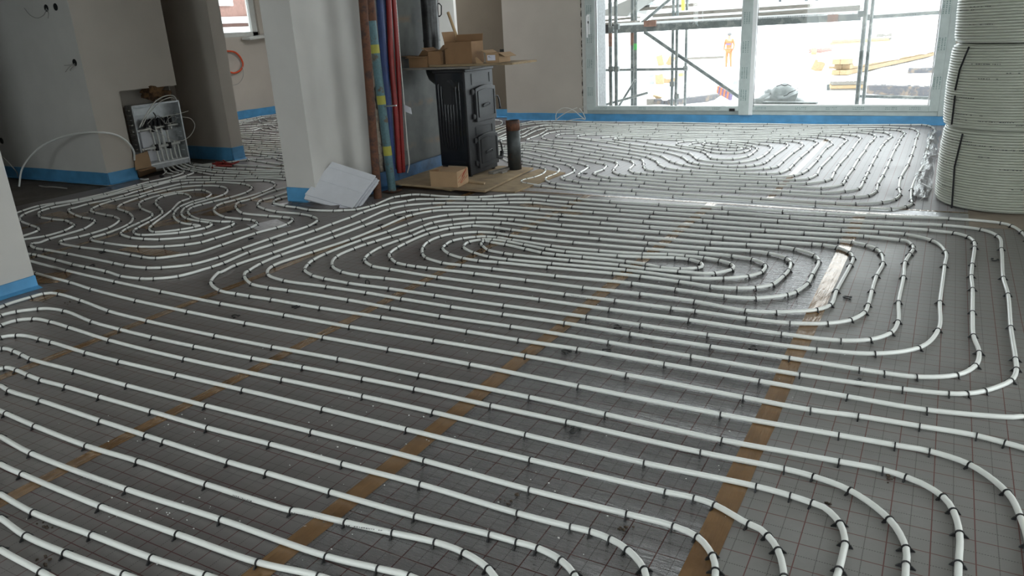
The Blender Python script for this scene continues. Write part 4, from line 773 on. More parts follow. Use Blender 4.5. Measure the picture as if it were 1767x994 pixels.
bx = openbox(-3.53, 5.88, -3.40, 6.08, zb, .08, [('e', .07, -.5), ('w', .05, .5)], 'small torn carton with a white label right of the tall box', 'cardboard_light')
MB().box(-3.515, 5.8785, zb+.02, -3.435, 5.8795, zb+.065).build('paper_label', M['label'], bx)
mb = MB(); mb.beam((-3.505, 5.8782, zb+.055), (-3.49, 5.8782, zb+.055), .001, .004); mb.beam((-3.505, 5.8782, zb+.047), (-3.48, 5.8782, zb+.047), .001, .003); mb.build('printed_text', M['print'], bx)['kind'] = 'stuff'
tag(MB().hull([(-3.60, 5.83, zb), (-3.53, 5.83, zb), (-3.53, 5.838, zb), (-3.60, 5.838, zb), (-3.615, 5.84, zb+.05), (-3.60, 5.84, zb+.055), (-3.60, 5.848, zb+.055), (-3.615, 5.848, zb+.05)]).build('cardboard_strip', M['cardboard_light']), 'pale folded cardboard strip leaning in front of the tall box', 'cardboard')
# broom-like handle and black bracket behind
tag(MB().tube([(-3.93, 6.18, zb), (-4.10, 6.20, 1.47)], .014, 10).build('wooden_stick', M['handle']), 'light wooden tool handle leaning behind the boxes on the stove', 'handle')
tag(MB().tube([PY(752.5, 7, 6.22), PY(758, 6, 6.22), PY(761.5, 10, 6.22), PY(761.5, 25, 6.22), PY(759, 28, 6.22), PY(753, 28, 6.22)], .006, 8).build('pull_handle', M['seal']), 'black wire pull handle on the right side of the flue', 'handle')
tag(MB().tube([PY(755, -5, 6.25), PY(758.5, 81, 6.25)], .008, 8).build('thin_rod', simple('dull_mauve_rod', (.42, .36, .38), .5)), 'thin pale rod standing right of the flue pipe', 'rod')
# box with red print on the floor board
x0, y0 = -3.87, 5.345
cb = thing('cardboard_box', (-3.7, 5.42, .036), 'closed cardboard box with red print on its end, on the plywood before the stove', 'box')
cbz = .0355
P = [PZ(743.5, 322, cbz), PZ(790, 323.8, cbz), PZ(809, 315, cbz)]; P.append(P[0]+P[2]-P[1])
hh = .135
V = P+[p+Vector((0, 0, hh)) for p in P]
MB().hull(V).build('box_body', M['cardboard_light'], cb, .001)
dd = (P[3]-P[0]).normalized(); ww = (P[1]-P[0]).normalized()
MB().hull([P[0]+Vector((0, 0, hh)), P[0]+ww*.09+Vector((0, 0, hh)), P[0]+ww*.09+dd*.002+Vector((0, 0, hh+.02)), P[0]+dd*.002+Vector((0, 0, hh+.006))]+[q+dd*.004 for q in (P[0]+Vector((0, 0, hh)), P[0]+ww*.09+Vector((0, 0, hh)), P[0]+ww*.09+dd*.002+Vector((0, 0, hh+.02)), P[0]+dd*.002+Vector((0, 0, hh+.006)))]).build('box_flap', M['cardboard_dark'], cb)
mb = MB(); E = (P[2]-P[1]); n = Vector((E.y, -E.x, 0)).normalized()
if n.dot(CO-P[1]) < 0: n = -n
def pe(s, z): return P[1]+E*s+Vector((0, 0, z*hh))+n*.0008
for a_, b_ in (((.08, .55), (.9, .97)), ((.06, .30), (.9, .76)), ((.3, .18), (.92, .52)), ((.5, .78), (.75, .9))):
    mb.beam(pe(*a_), pe(*b_), .0015, .004, n)
for k in range(7):
    s = .42+.06*k; mb.beam(pe(s, .62+.055*k-.1), pe(s+.03, .76+.055*k-.1), .0015, .007, n)
for k in range(6):
    s = .25+.07*k; mb.beam(pe(s, .22+.05*k), pe(s+.035, .30+.05*k), .0015, .006, n)
mb.build('red_print', M['redprint'], cb)['kind'] = 'stuff'
# iron pipe post
pp = thing('iron_pipe', PZ(889, 301), 'short weathered iron pipe standing upright right of the stove', 'pipe')
c = PZ(889, 298)
MB().lathe((c.x, c.y, .0), [(.058, .012), (.064, .012), (.064, .49), (.058, .49), (.058, .012)], 32).build('pipe_body', M['postpipe'], pp)
MB().lathe((c.x, c.y, 0), [(.0575, .40), (.0648, .40), (.0648, .4915), (.0575, .4915)], 32).build('rusty_rim', M['rust'], pp)
tag(MB().hull([(-3.62, 6.02, .036), (-3.50, 6.0, .036), (-3.49, 6.08, .036), (-3.6, 6.10, .036), (-3.62, 6.02, .05), (-3.50, 6.0, .05), (-3.49, 6.08, .05), (-3.6, 6.10, .05)]).build('wood_chip', M['oldwood']), 'small dark wood scrap at the foot of the iron pipe', 'scrap')

# ------------------------------------------------------------------ white boards leaning on the centre pillar
B1 = PY(526, 335, 4.535); B1.z = max(B1.z, .03); B2 = PZ(607, 359, .004); B3 = PY(648, 303, 4.84); B4 = PX(573, 279, -4.462)
nb = (B2-B1).cross(B4-B1).normalized()
if nb.dot(CO-B1) < 0: nb = -nb
def wboard(off, du, dv, label, th_=.011, sk=0):
    e1, e2 = (B2-B1), (B4-B1)
    q = lambda s, r: (B1*(1-s)*(1-r)+B2*s*(1-r)+B3*s*r+B4*(1-s)*r)-nb*off+e1*du+e2*dv
    th = thing('pvc_board', q(.5, 0), label, 'board', 'white boards leaning on the centre pillar')
    cuts = [0, .42, .455, .81, .845, 1]; mb = MB()
    for r0, r1 in zip(cuts[:-1], cuts[1:]):
        g = .0045 if abs(r1-r0) < .04 else 0
        c4 = [q(0, r0), q(1, r0+sk), q(1, r1+sk*.5), q(0, r1)]
        mb.hull([p-nb*th_ for p in c4]+[p-nb*g for p in c4])
    mb.build('board_panel', M['pvc'], th)
    return th, q
t1_, q1 = wboard(.0, 0, 0, 'front white grooved board leaning on the centre pillar')
mb = MB()
c4 = [q1(.03, -.10), q1(.985, -.06), q1(1, 0), q1(0, 0)]
mb.hull([p-nb*.03 for p in c4]+[p-nb*.012 for p in c4]); mb.build('folded_lip', M['pvc'], t1_)
wboard(.026, .012, -.012, 'middle white board of the leaning stack, its edge just showing on the right', .008)
wboard(.050, .03, -.006, 'rear white board of the leaning stack, nearest to the pillar', .009)
wboard(.072, .015, -.05, 'rearmost thin white board with a broken right edge in the leaning stack', .006)
# foil flap and cardboard patch at the pillar foot
tag(MB().hull([(-4.60, 4.50, .002), (-4.15, 4.40, .002), (-4.2, 4.56, .002), (-4.5, 4.59, .002), (-4.60, 4.50, .004), (-4.15, 4.40, .004), (-4.2, 4.56, .02), (-4.5, 4.59, .03)]).build('foil_flap', M['foilB']), 'loose dark foil flap in front of the centre pillar, under the white boards', 'foil')

# ------------------------------------------------------------------ manifold cabinet in the niche
mc = thing('manifold_cabinet', (-7.36, 5.36, .04), 'open galvanised manifold cabinet with valves and pipes in the wall niche', 'cabinet')
U = -7.36
MB().box(U-.115, 5.09, .10, U-.11, 5.64, .735).build('cabinet_back', M['steel'], mc)
for y0, y1, n_ in ((5.07, 5.085, 'stile'), (5.640, 5.655, 'stile')): MB().box(U-.11, y0, .04 if y0 > 5.5 else .26, U+.004, y1, .742).build(n_, M['steel'], mc)
MB().box(U-.11, 5.08, .725, U+.004, 5.65, .742).build('top_rail', M['steel'], mc)
MB().box(U-.11, 5.15, .108, U+.012, 5.64, .122).build('bottom_rail', M['bead'], mc)
MB().box(U-.10, 5.15, .06, U-.0, 5.65, .106).build('bottom_rail', M['steel'], mc)
for k in range(9):
    MB().box(U-.09, 5.052, .29+k*.05, U-.03, 5.068, .297+k*.05).build('side_slot', M['wiregrey'], mc)
    MB().box(U-.09, 5.612, .20+k*.05, U-.03, 5.638, .207+k*.05).build('side_slot', M['steel'], mc)
MB().box(U-.108, 5.12, .63, U-.10, 5.42, .70).build('data_plate', simple('pale_steel_plate', (.62, .65, .66), .4, .5), mc)
for z, y0, y1, mt in ((.475, 5.05, 5.62, 'steel'), (.275, 5.12, 5.60, 'frame')):
    bar = MB().tube([(U-.05, y0, z), (U-.05, y1, z+.012)], .016, 12).build('manifold_bar', M['brass' if mt == 'steel' else 'frame'], mc)
    for k in range(5):
        y = 5.27+k*.065
        MB().tube([(U-.05, y, z-.03), (U-.05, y, z+.04)], .013, 8).build('valve', M['frame' if mt == 'frame' else 'brass'], bar)
    for y in (5.30, 5.46): MB().box(U-.075, y-.012, z-.03, U-.02, y+.012, z+.035).build('bar_bracket', M['seal'], bar)
    MB().tube([(U-.05, y0+.02, z), (U-.05, y0+.09, z)], .021, 8).build('union_nut', M['chrome'], bar)
for k in range(7): MB().tube([(U-.05, 5.24+k*.05, .50), (U-.048, 5.24+k*.05, .56)], .017, 8).blob((U-.048, 5.24+k*.05, .565), .02, k, .4, 8).build('actuator', M['seal'], mc)
mb_ = None
for k in range(6):
    y = 5.30+k*.055
    MB().tube(spline([(U-.05, y, .27), (U-.045, y+.002, .15), (U-.02, y+.01, .06), (U+.06, y-.02+.015*k, .0145), (U+.2, y-.05+.02*k, ZP)], .03), PR, 8).build('connection_pipe', M['pipe'], mc)
for k in range(4):
    y = 5.29+k*.06
    MB().tube([(U-.06, y, .47), (U-.06, y+.012, .29)], .010, 8).build('vertical_pipe', M['pipe'], mc)
MB().box(U-.105, 5.16, .14, U-.07, 5.30, .47).build('white_pack', M['pvc'], mc)
# cables around the manifold
def cable(P, r, mat, label, name='cable', cat='cable', smooth=.02, group=None):
    return tag(MB().tube(spline(P, smooth), r, 6).build(name, mat), label, cat, group)
g_ = lambda x, y, u=U+.03: PX(195+x/5.23, 130+y/5.23, u)
cable([g_(240, 470), g_(290, 370), g_(390, 230), (g_(480, 185)), g_(545, 185), g_(580, 235, U-.02)], .006, M['wirewhite'], 'outer pale cable arching over the top of the manifold cabinet')
cable([g_(262, 460), g_(330, 340), g_(440, 230), g_(520, 200), g_(560, 215, U-.02)], .005, M['wirewhite'], 'inner pale cable arching over the top of the manifold cabinet')
cable([g_(300, 470), g_(420, 520), g_(520, 580), g_(620, 590), g_(700, 540, U+.06), g_(738, 450, U+.08), g_(700, 390, U+.08), g_(620, 375, U+.05)], .0035, M['wirewhite'], 'thin white cable looping out to the right of the manifold cabinet')
cable([g_(440, 380), g_(520, 360), g_(600, 345), g_(680, 322, U+.08)], .004, M['wirewhite'], 'short white cable end sticking out right of the cabinet')
cable([g_(310, 440), g_(370, 380), g_(410, 365), g_(440, 400), g_(470, 430), g_(520, 430), g_(570, 400), g_(560, 370), g_(500, 390), g_(480, 430)], .004, M['wiregrey'], 'tangled grey cable among the valves of the manifold')
cable([g_(375, 400), g_(385, 370), g_(362, 335)], .006, M['seal'], 'short black cable standing up behind the valves')
tag(MB().blob((U-.03, 5.40, .85), .085, 3, .9, 16, 0, (.5, 1.7, .85)).blob((U-.02, 5.34, .82), .05, 5, .9, 12, 0, (.6, 1.8, .9)).blob((U-.02, 5.52, .82), .05, 9, .9, 12, 0, (.6, 1.5, .8)).build('mineral_wool', M['wool']), 'tuft of brown mineral wool stuffed above the manifold cabinet', 'insulation')
# cardboard scraps beside the cabinet
tag(MB().hull([PX(234, 294, U+.05), PX(261, 287, U+.06), PX(262, 286, U-.02), PX(235, 292, U-.02), PX(231, 268, U+.02), PX(254, 261, U+.03), PX(255, 261, U-.04), PX(232, 268, U-.04)]).build('cardboard_piece', M['cardboard_light'], None, .001), 'upright brown cardboard piece leaning at the left of the manifold cabinet', 'cardboard')
tag(MB().hull([PZ(240, 306, .004), PZ(247, 304, .004), PZ(270, 296, .004), PZ(262, 290, .004), PX(237, 294, U+.1), PX(243, 296, U+.12), PX(269, 289, U+.12), PX(262, 287, U+.06)]).build('cardboard_piece', M['cardboard'], None, .001), 'crumpled darker cardboard piece on the floor before the manifold', 'cardboard')
cable([PZ(243, 309, .01), PZ(250, 310, .012), PZ(256, 309, .01)], .009, M['wirewhite'], 'short curved pipe offcut on the floor by the manifold', 'pipe_offcut', 'offcut')
cable([PZ(281, 301, .012), PZ(284, 299, .02), PZ(287, 295, .035)], .006, M['wirewhite'], 'short upright white pipe scrap before the manifold', 'pipe_offcut', 'offcut')
tag(MB().blob(PZ(279, 304, .012), .022, 4, .6, 8, 0, (1.5, 1, .6)).build('black_fitting', M['seal']), 'small black fitting on the floor before the manifold', 'fitting')
# red tangle on the floor
mb = MB(); rnd = random.Random(11); c = PZ(388, 284, .02)
for k in range(7):
    mb.tube(spline([(c.x+rnd.uniform(-.13, .13), c.y+rnd.uniform(-.09, .09), rnd.uniform(.006, .05)) for _ in range(5)], .02), .008, 6)
mb.tube(spline([PZ(366, 289, .008), PZ(374, 287, .012), PZ(384, 286, .03), PZ(399, 287, .01)], .02), .011, 6)
tag(mb.build('red_tube_tangle', M['redcloth']), 'tangled heap of thin red tubing on the floor at the hall entrance', 'tubing')
# loose pipe arc and thin dark one at the left
cable([PZ(33, 322, .0095), PY(38, 292, 4.33), PY(60, 262, 4.4), PY(85, 245, 4.45), PY(112, 235, 4.5), PY(150, 228.5, 4.52), PY(180, 229, 4.56), PX(205, 235, -7.22), PX(222, 247, -7.24), PX(231, 262, -7.27), PX(232, 276, -7.33)], .010, M['pipe'], 'loose white pipe end arching from the dim floor up to the manifold niche', 'pipe_end', 'pipe', .03)
cable([PY(-12, 262, 4.3), PY(8, 274, 4.3), PY(24, 291, 4.3), PZ(31, 305, .006)], .005, M['wiregrey'], 'thin grey cable hanging in the dark far left corner')
cable([(-7.6, 4.35, .012), (-7.75, 4.3, .03), (-7.95, 4.33, .015), (-8.1, 4.36, .012)], .007, M['wiregrey'], 'short dull pipe offcut lying along the dim wall', 'pipe_offcut', 'offcut')
# wall boxes
def wbox(x, y, label, wires):
    p = PY(x, y, 4.65); th = thing('wall_box', p, label, 'electrical box')
    MB().tube([(p.x, 4.6495, p.z), (p.x, 4.648, p.z)], .034, 20).build('socket_hole', M['hole'], th)
    for W_ in wires: MB().tube(spline([PY(a_, b_, 4.65-d_) for a_, b_, d_ in W_], .02), .0035, 5).build('wire', M['wiregrey'], th)
wbox(80, 14, 'left round wall box with a hanging wire at the top left', [[(80, 14, .004), (77, 24, .04), (66, 31, .06), (52, 26, .05), (42, 14, .03)], [(81, 16, .004), (84, 24, .03), (83, 32, .04)]])
wbox(96, 12, 'right round empty wall box at the top left', [])
wbox(129, 108, 'single round wall box with short twisted wires near the wall corner', [[(129, 110, .004), (122, 112, .05), (111, 113, .06)], [(128, 111, .004), (119, 117, .05), (113, 124, .05)], [(130, 112, .004), (124, 117, .03), (121, 122, .04)]])
wbox(3, 243, 'round wall box low down at the far left edge', [])
for px, py in ((867, 91),):
    p = PY(px, py, 10.3); tag(MB().box(p.x-.04, 10.294, p.z-.05, p.x+.04, 10.299, p.z+.05).build('socket_hole', M['hole']), 'dark socket opening in the recess wall right of the boxes', 'socket')
# orange conduit loop in the hall
oc = lambda x, y, u=-10.95: PX(x, y, u)
cable([oc(391, 88), oc(405, 90), oc(414, 98), oc(419, 110), oc(416, 120), oc(404, 126), oc(396, 124)], .016, M['orange'], 'orange conduit loop on the hall wall below the small window', 'conduit_loop', 'conduit', .03)
cable([oc(388, 90, -10.9), oc(400, 93, -10.9), oc(414, 106, -10.9), oc(420, 128, -10.9), oc(414, 142, -10.9), oc(402, 147, -10.9), oc(388, 143, -10.9)], .005, M['wiregrey'], 'thin grey cable loop hanging behind the orange conduit', 'cable_loop')
# pale wires at the left foot of the big window
for P, lb in (([(958, 208), (968, 200), (990, 188), (996, 186)], 'pale wire springing from the floor left of the large window, reaching up right'), ([(959, 206), (960, 196), (970, 187), (985, 188), (1004, 202), (1009, 206)], 'pale wire arching over the blue strip at the window corner'), ([(975, 210), (990, 206), (1004, 205), (1010, 206), (1006, 195), (1000, 187)], 'pale wire curling low on the floor at the window corner')):
    Q = [PY(x, y, 9.82) for x, y in P]
    for q in Q: q.z = max(q.z, .008)
    cable(Q, .006, M['wirewhite'], lb, 'loose_wire', 'wire')
# ------------------------------------------------------------------ stack of pipe coils
CC = Vector((.43, 6.10, 0)); CRAD = .42
def coil(z0, h, dx, dy, rad, label, seed, straps):
    th = thing('pipe_coil', (CC.x+dx, CC.y+dy, z0), label, 'pipe coil', 'white pipe coils stacked at the right edge')
    r = .0088; n = int(h/(2*r)); mb = MB(); rnd = random.Random(seed)
    seg = 56; pts = []; rr = []
    wob = [rnd.uniform(-.0012, .0012) for _ in range(n+2)]
    for i in range(n*seg+1):
        a = 2*PI*i/seg; k = i/seg; z = z0+r+(h-2*r)*k/n
        R = rad-.0095+wob[int(k)]*(1-(k % 1))+wob[int(k)+1]*(k % 1)+.010*math.sin(k/n*PI)+.003*math.sin(3*a+seed)
        e = min(k/n, 1-k/n)
        if e < .02: R -= .006
        pts.append((CC.x+dx+R*math.cos(a), CC.y+dy+R*math.sin(a), z))
    mb.tube(pts, r*1.02, 6); mb.build('pipe_winding', M['coil'], th)
    # inner windings: closed body, hollow core
    p = [(rad-.022, .004), (rad-.022, h-.004), (rad-.20, h-.004), (rad-.20, .004), (rad-.022, .004)]
    MB().lathe((CC.x+dx, CC.y+dy, z0), p, 48).build('inner_winding', M['coil'], th)
    for rt in (rad-.04, rad-.058, rad-.076, rad-.094, rad-.112, rad-.13, rad-.148, rad-.166):
        MB().tube([(CC.x+dx+rt*math.cos(2*PI*i/48), CC.y+dy+rt*math.sin(2*PI*i/48), z0+h-.006) for i in range(49)], r, 6).build('top_winding', M['coil'], th)
    for px0, py0, px1, py1 in straps:
        S = []
        for k in range(9):
            x = px0+(px1-px0)*k/8; y = py0+(py1-py0)*k/8
            d = ray(x, y); o = Vector((CO.x-CC.x-dx, CO.y-CC.y-dy)); dd = Vector((d.x, d.y)); R = rad+.014
            A = dd.dot(dd); B = 2*o.dot(dd); C_ = o.dot(o)-R*R; disc = max(B*B-4*A*C_, 0); t = (-B-math.sqrt(disc))/(2*A)
            S.append(CO+d*t)
        MB().tube(spline(S, .03), .0062, 6).build('black_strap', M['seal'], th)
    # lettering printed on the turns
    mb = MB()
    for _ in range(11):
        zz = rnd.randrange(2, n-2)*2*r+r; a0 = R_(rnd.uniform(195, 300)); L = rnd.uniform(.08, .26); s = 0
        while s < L:
            w = rnd.uniform(.005, .014); R = rad+.011+.0*s
            if rnd.random() < .75:
                a1, a2 = a0+s/R, a0+(s+w)/R; cx, cy = CC.x+dx, CC.y+dy
                k = zz/h; RR = rad+.0002+.010*math.sin(k*PI)+.0035
                mb.add([(cx+RR*math.cos(a1), cy+RR*math.sin(a1), z0+zz-.002), (cx+RR*math.cos(a2), cy+RR*math.sin(a2), z0+zz-.002), (cx+RR*math.cos(a2), cy+RR*math.sin(a2), z0+zz+.003), (cx+RR*math.cos(a1), cy+RR*math.sin(a1), z0+zz+.003)], [(0, 1, 2, 3)])
            s += w+rnd.uniform(.003, .008)
    mb.build('printed_text', M['print'], th)['kind'] = 'stuff'
M['coil'] = simple('ivory_pipe_coil', (.56, .58, .50), .32, var=.05, scale=2.5)
coil(.001, .52, 0, 0, CRAD, 'bottom coil of white pipe, standing on the floor by the clear film', 1, [(1661, 231, 1647, 288), (1647, 288, 1642, 363)])
coil(.523, .53, -.015, .01, CRAD-.004, 'middle coil of white pipe with a long black strap on its left part', 2, [(1672, 81, 1656, 120), (1656, 120, 1648, 156), (1648, 165, 1642, 215)])
coil(1.06, .54, .0, -.01, CRAD+.004, 'top coil of white pipe, cut off by the upper picture edge', 3, [])
# crumpled clear film between coils and window
mb = MB(); rnd = random.Random(21); nx, ny = 9, 46; V = []
for j in range(ny+1):
    y = 6.0+(9.4-6.0)*j/ny
    for i in range(nx+1):
        s = i/nx; w = .11+.04*noise.noise(Vector((0, y*2, 5)))
        x = -.115+s*w+.03*noise.noise(Vector((s*2, y*3, 1)))+(-.02 if y < 7 else .0)
        z = .004+abs(noise.noise(Vector((s*4, y*7, 2))))*.09*math.sin(PI*min(1, .1+s))+s*.015
        V.append((x, y, z))
mb.add(V, [(j*(nx+1)+i, j*(nx+1)+i+1, (j+1)*(nx+1)+i+1, (j+1)*(nx+1)+i) for j in range(ny) for i in range(nx)], 0, True)
tag(mb.build('clear_film', M['clear']), 'crumpled clear plastic film lying along the floor left of the pipe coils', 'plastic film')
tag(MB().tube(spline([PZ(1584, 314, .01), PZ(1597, 320, .02), PZ(1608, 326, .012)], .02), .006, 6).build('plastic_strip', M['bead']), 'short white plastic strip on the floor left of the bottom coil', 'strip')
tag(MB().tube(spline([PZ(1586, 347, .006), PZ(1592, 342, .03), PZ(1602, 339.5, .02)], .02), .0025, 5).build('thin_white_wire', M['wirewhite']), 'thin curled white wire on the floor by the bottom coil', 'wire')
# ------------------------------------------------------------------ loose clips lying about
LC = [((404, 546), 'loose black clip between the runs left of the middle, below the left tape bend'), ((513.8, 529.5), 'loose black clip beside the left bend of the middle spiral'), ((474.5, 414.5), 'loose black clip between the long diagonal runs left of centre'), ((544.5, 388.8), 'loose black clip close right of the pipe bend before the centre pillar'),
 ((708, 366), 'loose black clip in the second gap from the top, right of the white boards'), ((687.5, 374.8), 'loose black clip in the third gap from the top, right of the white boards'), ((659, 388.7), 'loose black clip in the fourth gap, below the white boards'), ((864.8, 399.8), 'loose black clip inside the top of the middle spiral'),
 ((968.9, 373.6), 'loose black clip crossing a pipe above the middle spiral'), ((1715, 450), 'loose black clip beside the outermost run at the far right'), ((1520, 236.5), 'loose black clip on the bright floor near the right window corner'), ((989, 746), 'loose black clip lying in the foreground right of the second tape'),
 ((974, 607), 'loose black clip right next to the tape on the shiny foil'), ((1050, 606), 'loose black clip alone on the shiny foil, right of the one by the tape'), ((1064, 563.5), 'loose black clip on the shiny foil one gap above the others'), ((1459, 514), 'loose black clip on matt foil inside the right bends'), ((1300, 600), 'loose black clip on the shiny foil near the right-hand tape'),
 ((174, 436), 'loose black clip on the left between the upper straight runs'), ((394.5, 366.8), 'loose black clip inside the loops of the left spiral'), ((435, 412), 'loose black clip below the shiny patch of the left spiral'), ((1479, 660), 'small loose black clip in the gap at the lower right'), ((161, 458), 'loose black clip touching the fourth straight run at the left'), ((1008, 300), 'loose black clip on the floor inside the far spiral bends')]
lm = MB(); P_ = [(math.cos(a)*.011, 0, .0035+0*a) for a in (0,)]
arc = [Vector((math.cos(PI*k/6)*.011, math.sin(PI*k/6)*.011, .004)) for k in range(7)]
arc = [Vector((.012, -.022, .003))]+arc+[Vector((-.012, -.022, .003))]
lm.tube(arc, .0030, 6); lm.box(.008, -.026, .0005, .018, -.018, .007); lm.box(-.018, -.026, .0005, -.008, -.018, .007)
lme = bpy.data.meshes.new('loose_clip'); lme.from_pydata(lm.v, [], lm.f); lme.materials.append(M['clip']); lme.update()
rnd = random.Random(8)
for (x, y), lb in LC:
    p = PZ(x, y, .002); o = bpy.data.objects.new('loose_clip', lme); COL.objects.link(o); o.location = p; o.rotation_euler = (0, 0, rnd.uniform(0, 6.28)); tag(o, lb, 'clip', 'loose pipe clips lying on the foil')
o = bpy.data.objects.new('loose_clip', lme); COL.objects.link(o); o.location = PZ(634, 486, .018); o.rotation_euler = (R_(90), 0, .4); tag(o, 'black clip standing upright like a small arch between two runs', 'clip', 'loose pipe clips lying on the foil')
# crumbs and dirt
def scatter(name, n, seed, rs, mat, label, cat, clusters=None, flat=.5):
    rnd = random.Random(seed); mb = MB()
    for i in range(n):
        if clusters:
            c = clusters[i % len(clusters)]; p = PZ(c[0]+rnd.gauss(0, c[2]), c[1]+rnd.gauss(0, c[2]*.4), .0)
        else: p = Vector((rnd.uniform(-4.3, 2), rnd.uniform(.4, 5.3), 0))
        r = rnd.uniform(*rs); mb.blob((p.x, p.y, r*flat), r, i, .5, 5, 0, (1, rnd.uniform(.5, 1), flat))
    o = mb.build(name, M[mat]); tag(o, label, cat); o['kind'] = 'stuff'; return o
scatter('foam_crumbs', 170, 4, (.0012, .0038), 'crumb', 'tiny white foam crumbs strewn over the foil in the foreground', 'crumbs', [(x, y, s) for x, y, s in ((280, 720, 90), (620, 700, 120), (420, 900, 140), (800, 760, 110), (240, 880, 90), (700, 640, 90), (1330, 700, 120), (1000, 880, 100), (520, 800, 120), (900, 560, 120))])
scatter('dirt_bits', 90, 9, (.002, .009), 'dirt', 'small brown dirt bits and leaf scraps on the foil', 'dirt', [(1075, 913, 7), (1120, 583, 4), (1123, 600, 4), (82, 965, 9), (80, 910, 8), (875, 865, 8), (1426, 870, 8), (120, 525, 8), (1535, 828, 8), (640, 350, 10), (700, 335, 9), (120, 322, 30), (160, 318, 20), (30, 470, 10)])

# ------------------------------------------------------------------ outside: snowy yard
GZ0, GK = -.22, .030
def GZ(y):
    if y < 45: return GZ0-GK*max(0, y-10.6)
    e = GZ0-GK*34.4
    return e if y < 62 else e+(2.2-e)*min(1, (y-62)/22)**1.3
def G(x, y, lift=0.0):
    d = ray(x, y); t = 9.0
    for _ in range(4000):
        q = CO+d*t
        if q.z <= GZ(q.y)+lift: break
        t += .02
    return q
mb = MB(); nx, ny = 60, 44; V = []
for j in range(ny+1):
    y = 10.34+(j/ny)**2*110
    for i in range(nx+1):
        x = -75+150*(i/nx); x = x if abs(x) > 12 else x
        w = min(1, (y-10.3)/2); V.append((x, y, GZ(y)+w*.16*noise.noise(Vector((x*.35, y*.35, 0)))+w*.05*noise.noise(Vector((x*1.3, y*1.3, 4)))))
mb.add(V, [(j*(nx+1)+i, j*(nx+1)+i+1, (j+1)*(nx+1)+i+1, (j+1)*(nx+1)+i) for j in range(ny) for i in range(nx)], 0, True)
snow = tag(mb.build('snow_ground', M['snow']), kind='structure')
tag(MB().box(-60, -60, -.6, 60, 10.3, -.3).box(-60, 10.3, -.6, -20, 40, -.5).build('snow_terrace', M['snow']), kind='structure')
MBx = MB().box(-4.75, 10.302, -.4, PY(1045.5, 120, 10.62).x, 10.62, 3.2)
tag(MBx.build('wall_outside', M['ext']), kind='structure')
# scaffold: one thing with its tubes, couplers and planks as parts
sc = thing('scaffold', (-3, 11.8, GZ(11.8)), 'galvanised tube scaffold with weathered planks standing outside the large window', 'scaffold')
def stube(a, b, r=.0245, m='scaf', name='scaffold_tube', n=8): return MB().tube([a, b], r, n).build(name, M[m], sc)
def post(x, v, y0=100, xt=None, m='scaf', r=.0245, seg=None):
    p = PY(x, y0, v); q = Vector((p.x, p.y, GZ(v)-.02)); t_ = Vector((p.x, p.y, 3.0))
    if seg:
        a_, b_ = PY(x, seg[1], v).z, PY(x, seg[0], v).z
        stube(Vector((p.x, p.y, a_)), Vector((p.x, p.y, b_)), r*1.06, seg[2], 'painted_band')
    return stube(q, t_, r, m, 'scaffold_post')
for x, v, sg in ((1053.5, 11.3, (57, 80, 'scafrust')), (1063, 11.25, None), (1091, 12.3, (57, 78, 'scafrust')), (1096.5, 12.2, (75, 86, 'scafgreen')), (1160.5, 12.6, None), (1167.5, 12.4, None), (1183.5, 13.2, None)):
    post(x, v, 100, seg=sg, r=.030 if x < 1100 else .025)
post(1486, 11.6, 100, r=.030); post(1497, 12.0, 100)
def hz_(p, q, v, m='scaf', r=.0245, name='scaffold_tube'): return stube(PY(*p, v), PY(*q, v), r, m, name)
hz_((1044, 121), (1186, 119), 12.25, r=.022); hz_((1040, 182), (1118, 160), 12.0, r=.022)
hz_((1066, 186), (1097, 137), 12.1, r=.02); hz_((1112, 55), (1282, 172), 12.45, r=.030); hz_((1102, 44), (1160, -5), 12.3, r=.026)
hz_((1497, 30), (1625, 21), 12.1, r=.028); hz_((1480, 166), (1625, 170), 12.2, r=.024)
for (x, y, v) in ((1055, 50, 11.3), (1064, 46, 11.25), (1055, 119, 11.3), (1064, 119, 11.25), (1160, 145, 12.6), (1168, 166, 12.4), (1096, 48, 12.2), (1497, 30, 12.0), (1486, 24, 11.6), (1183, 118, 13.2)):
    p = PY(x, y, v); MB().box(p.x-.04, p.y-.035, p.z-.04, p.x+.04, p.y+.035, p.z+.04).build('coupler', M['scaf'], sc, .008)
def bm(a, b, v, w, h, m, name): return MB().beam(PY(*a, v), PY(*b, v), w, h).build(name, M[m], sc)
bm((1026, 53), (1486, 27.5), 12.0, .06, .115, 'scaf', 'ledger_beam')
bm((1060, 43), (1486, 21), 12.02, .10, .04, 'snow', 'snow_layer'); bm((1128, 32), (1486, 10.5), 12.3, .24, .035, 'snow', 'snow_layer'); bm((1134, 23), (1400, 6), 12.75, .24, .035, 'snow', 'snow_layer'); bm((1497, 25.5), (1625, 16.5), 12.1, .05, .025, 'snow', 'snow_layer')
bm((1112, 41), (1132, 40), 11.96, .06, .09, 'scafrust', 'painted_band'); bm((1428, 32), (1446, 31), 11.96, .06, .10, 'scafrust', 'painted_band')
bm((1122, 37), (1486, 15), 12.3, .25, .05, 'oldwood', 'scaffold_plank'); bm((1130, 27), (1400, 10), 12.75, .25, .05, 'oldwood', 'scaffold_plank'); bm((1285, 30), (1484, 15.5), 12.15, .05, .10, 'oldwood', 'toe_board')
bm((1031, 43), (1100, 38), 12.2, .25, .05, 'oldwood', 'scaffold_plank')
bm((1031, 51), (1063, 48), 11.5, .08, .12, 'seal', 'rubber_mat')
MB().beam(PY(1040, 36, 12.5), PY(1100, 30, 12.5), .3, .03).build('scaffold_plank', M['oldwood'], sc)
bm((1179, 20), (1179, -20), 13.2, .05, .07, 'yellowlevel', 'yellow_post')
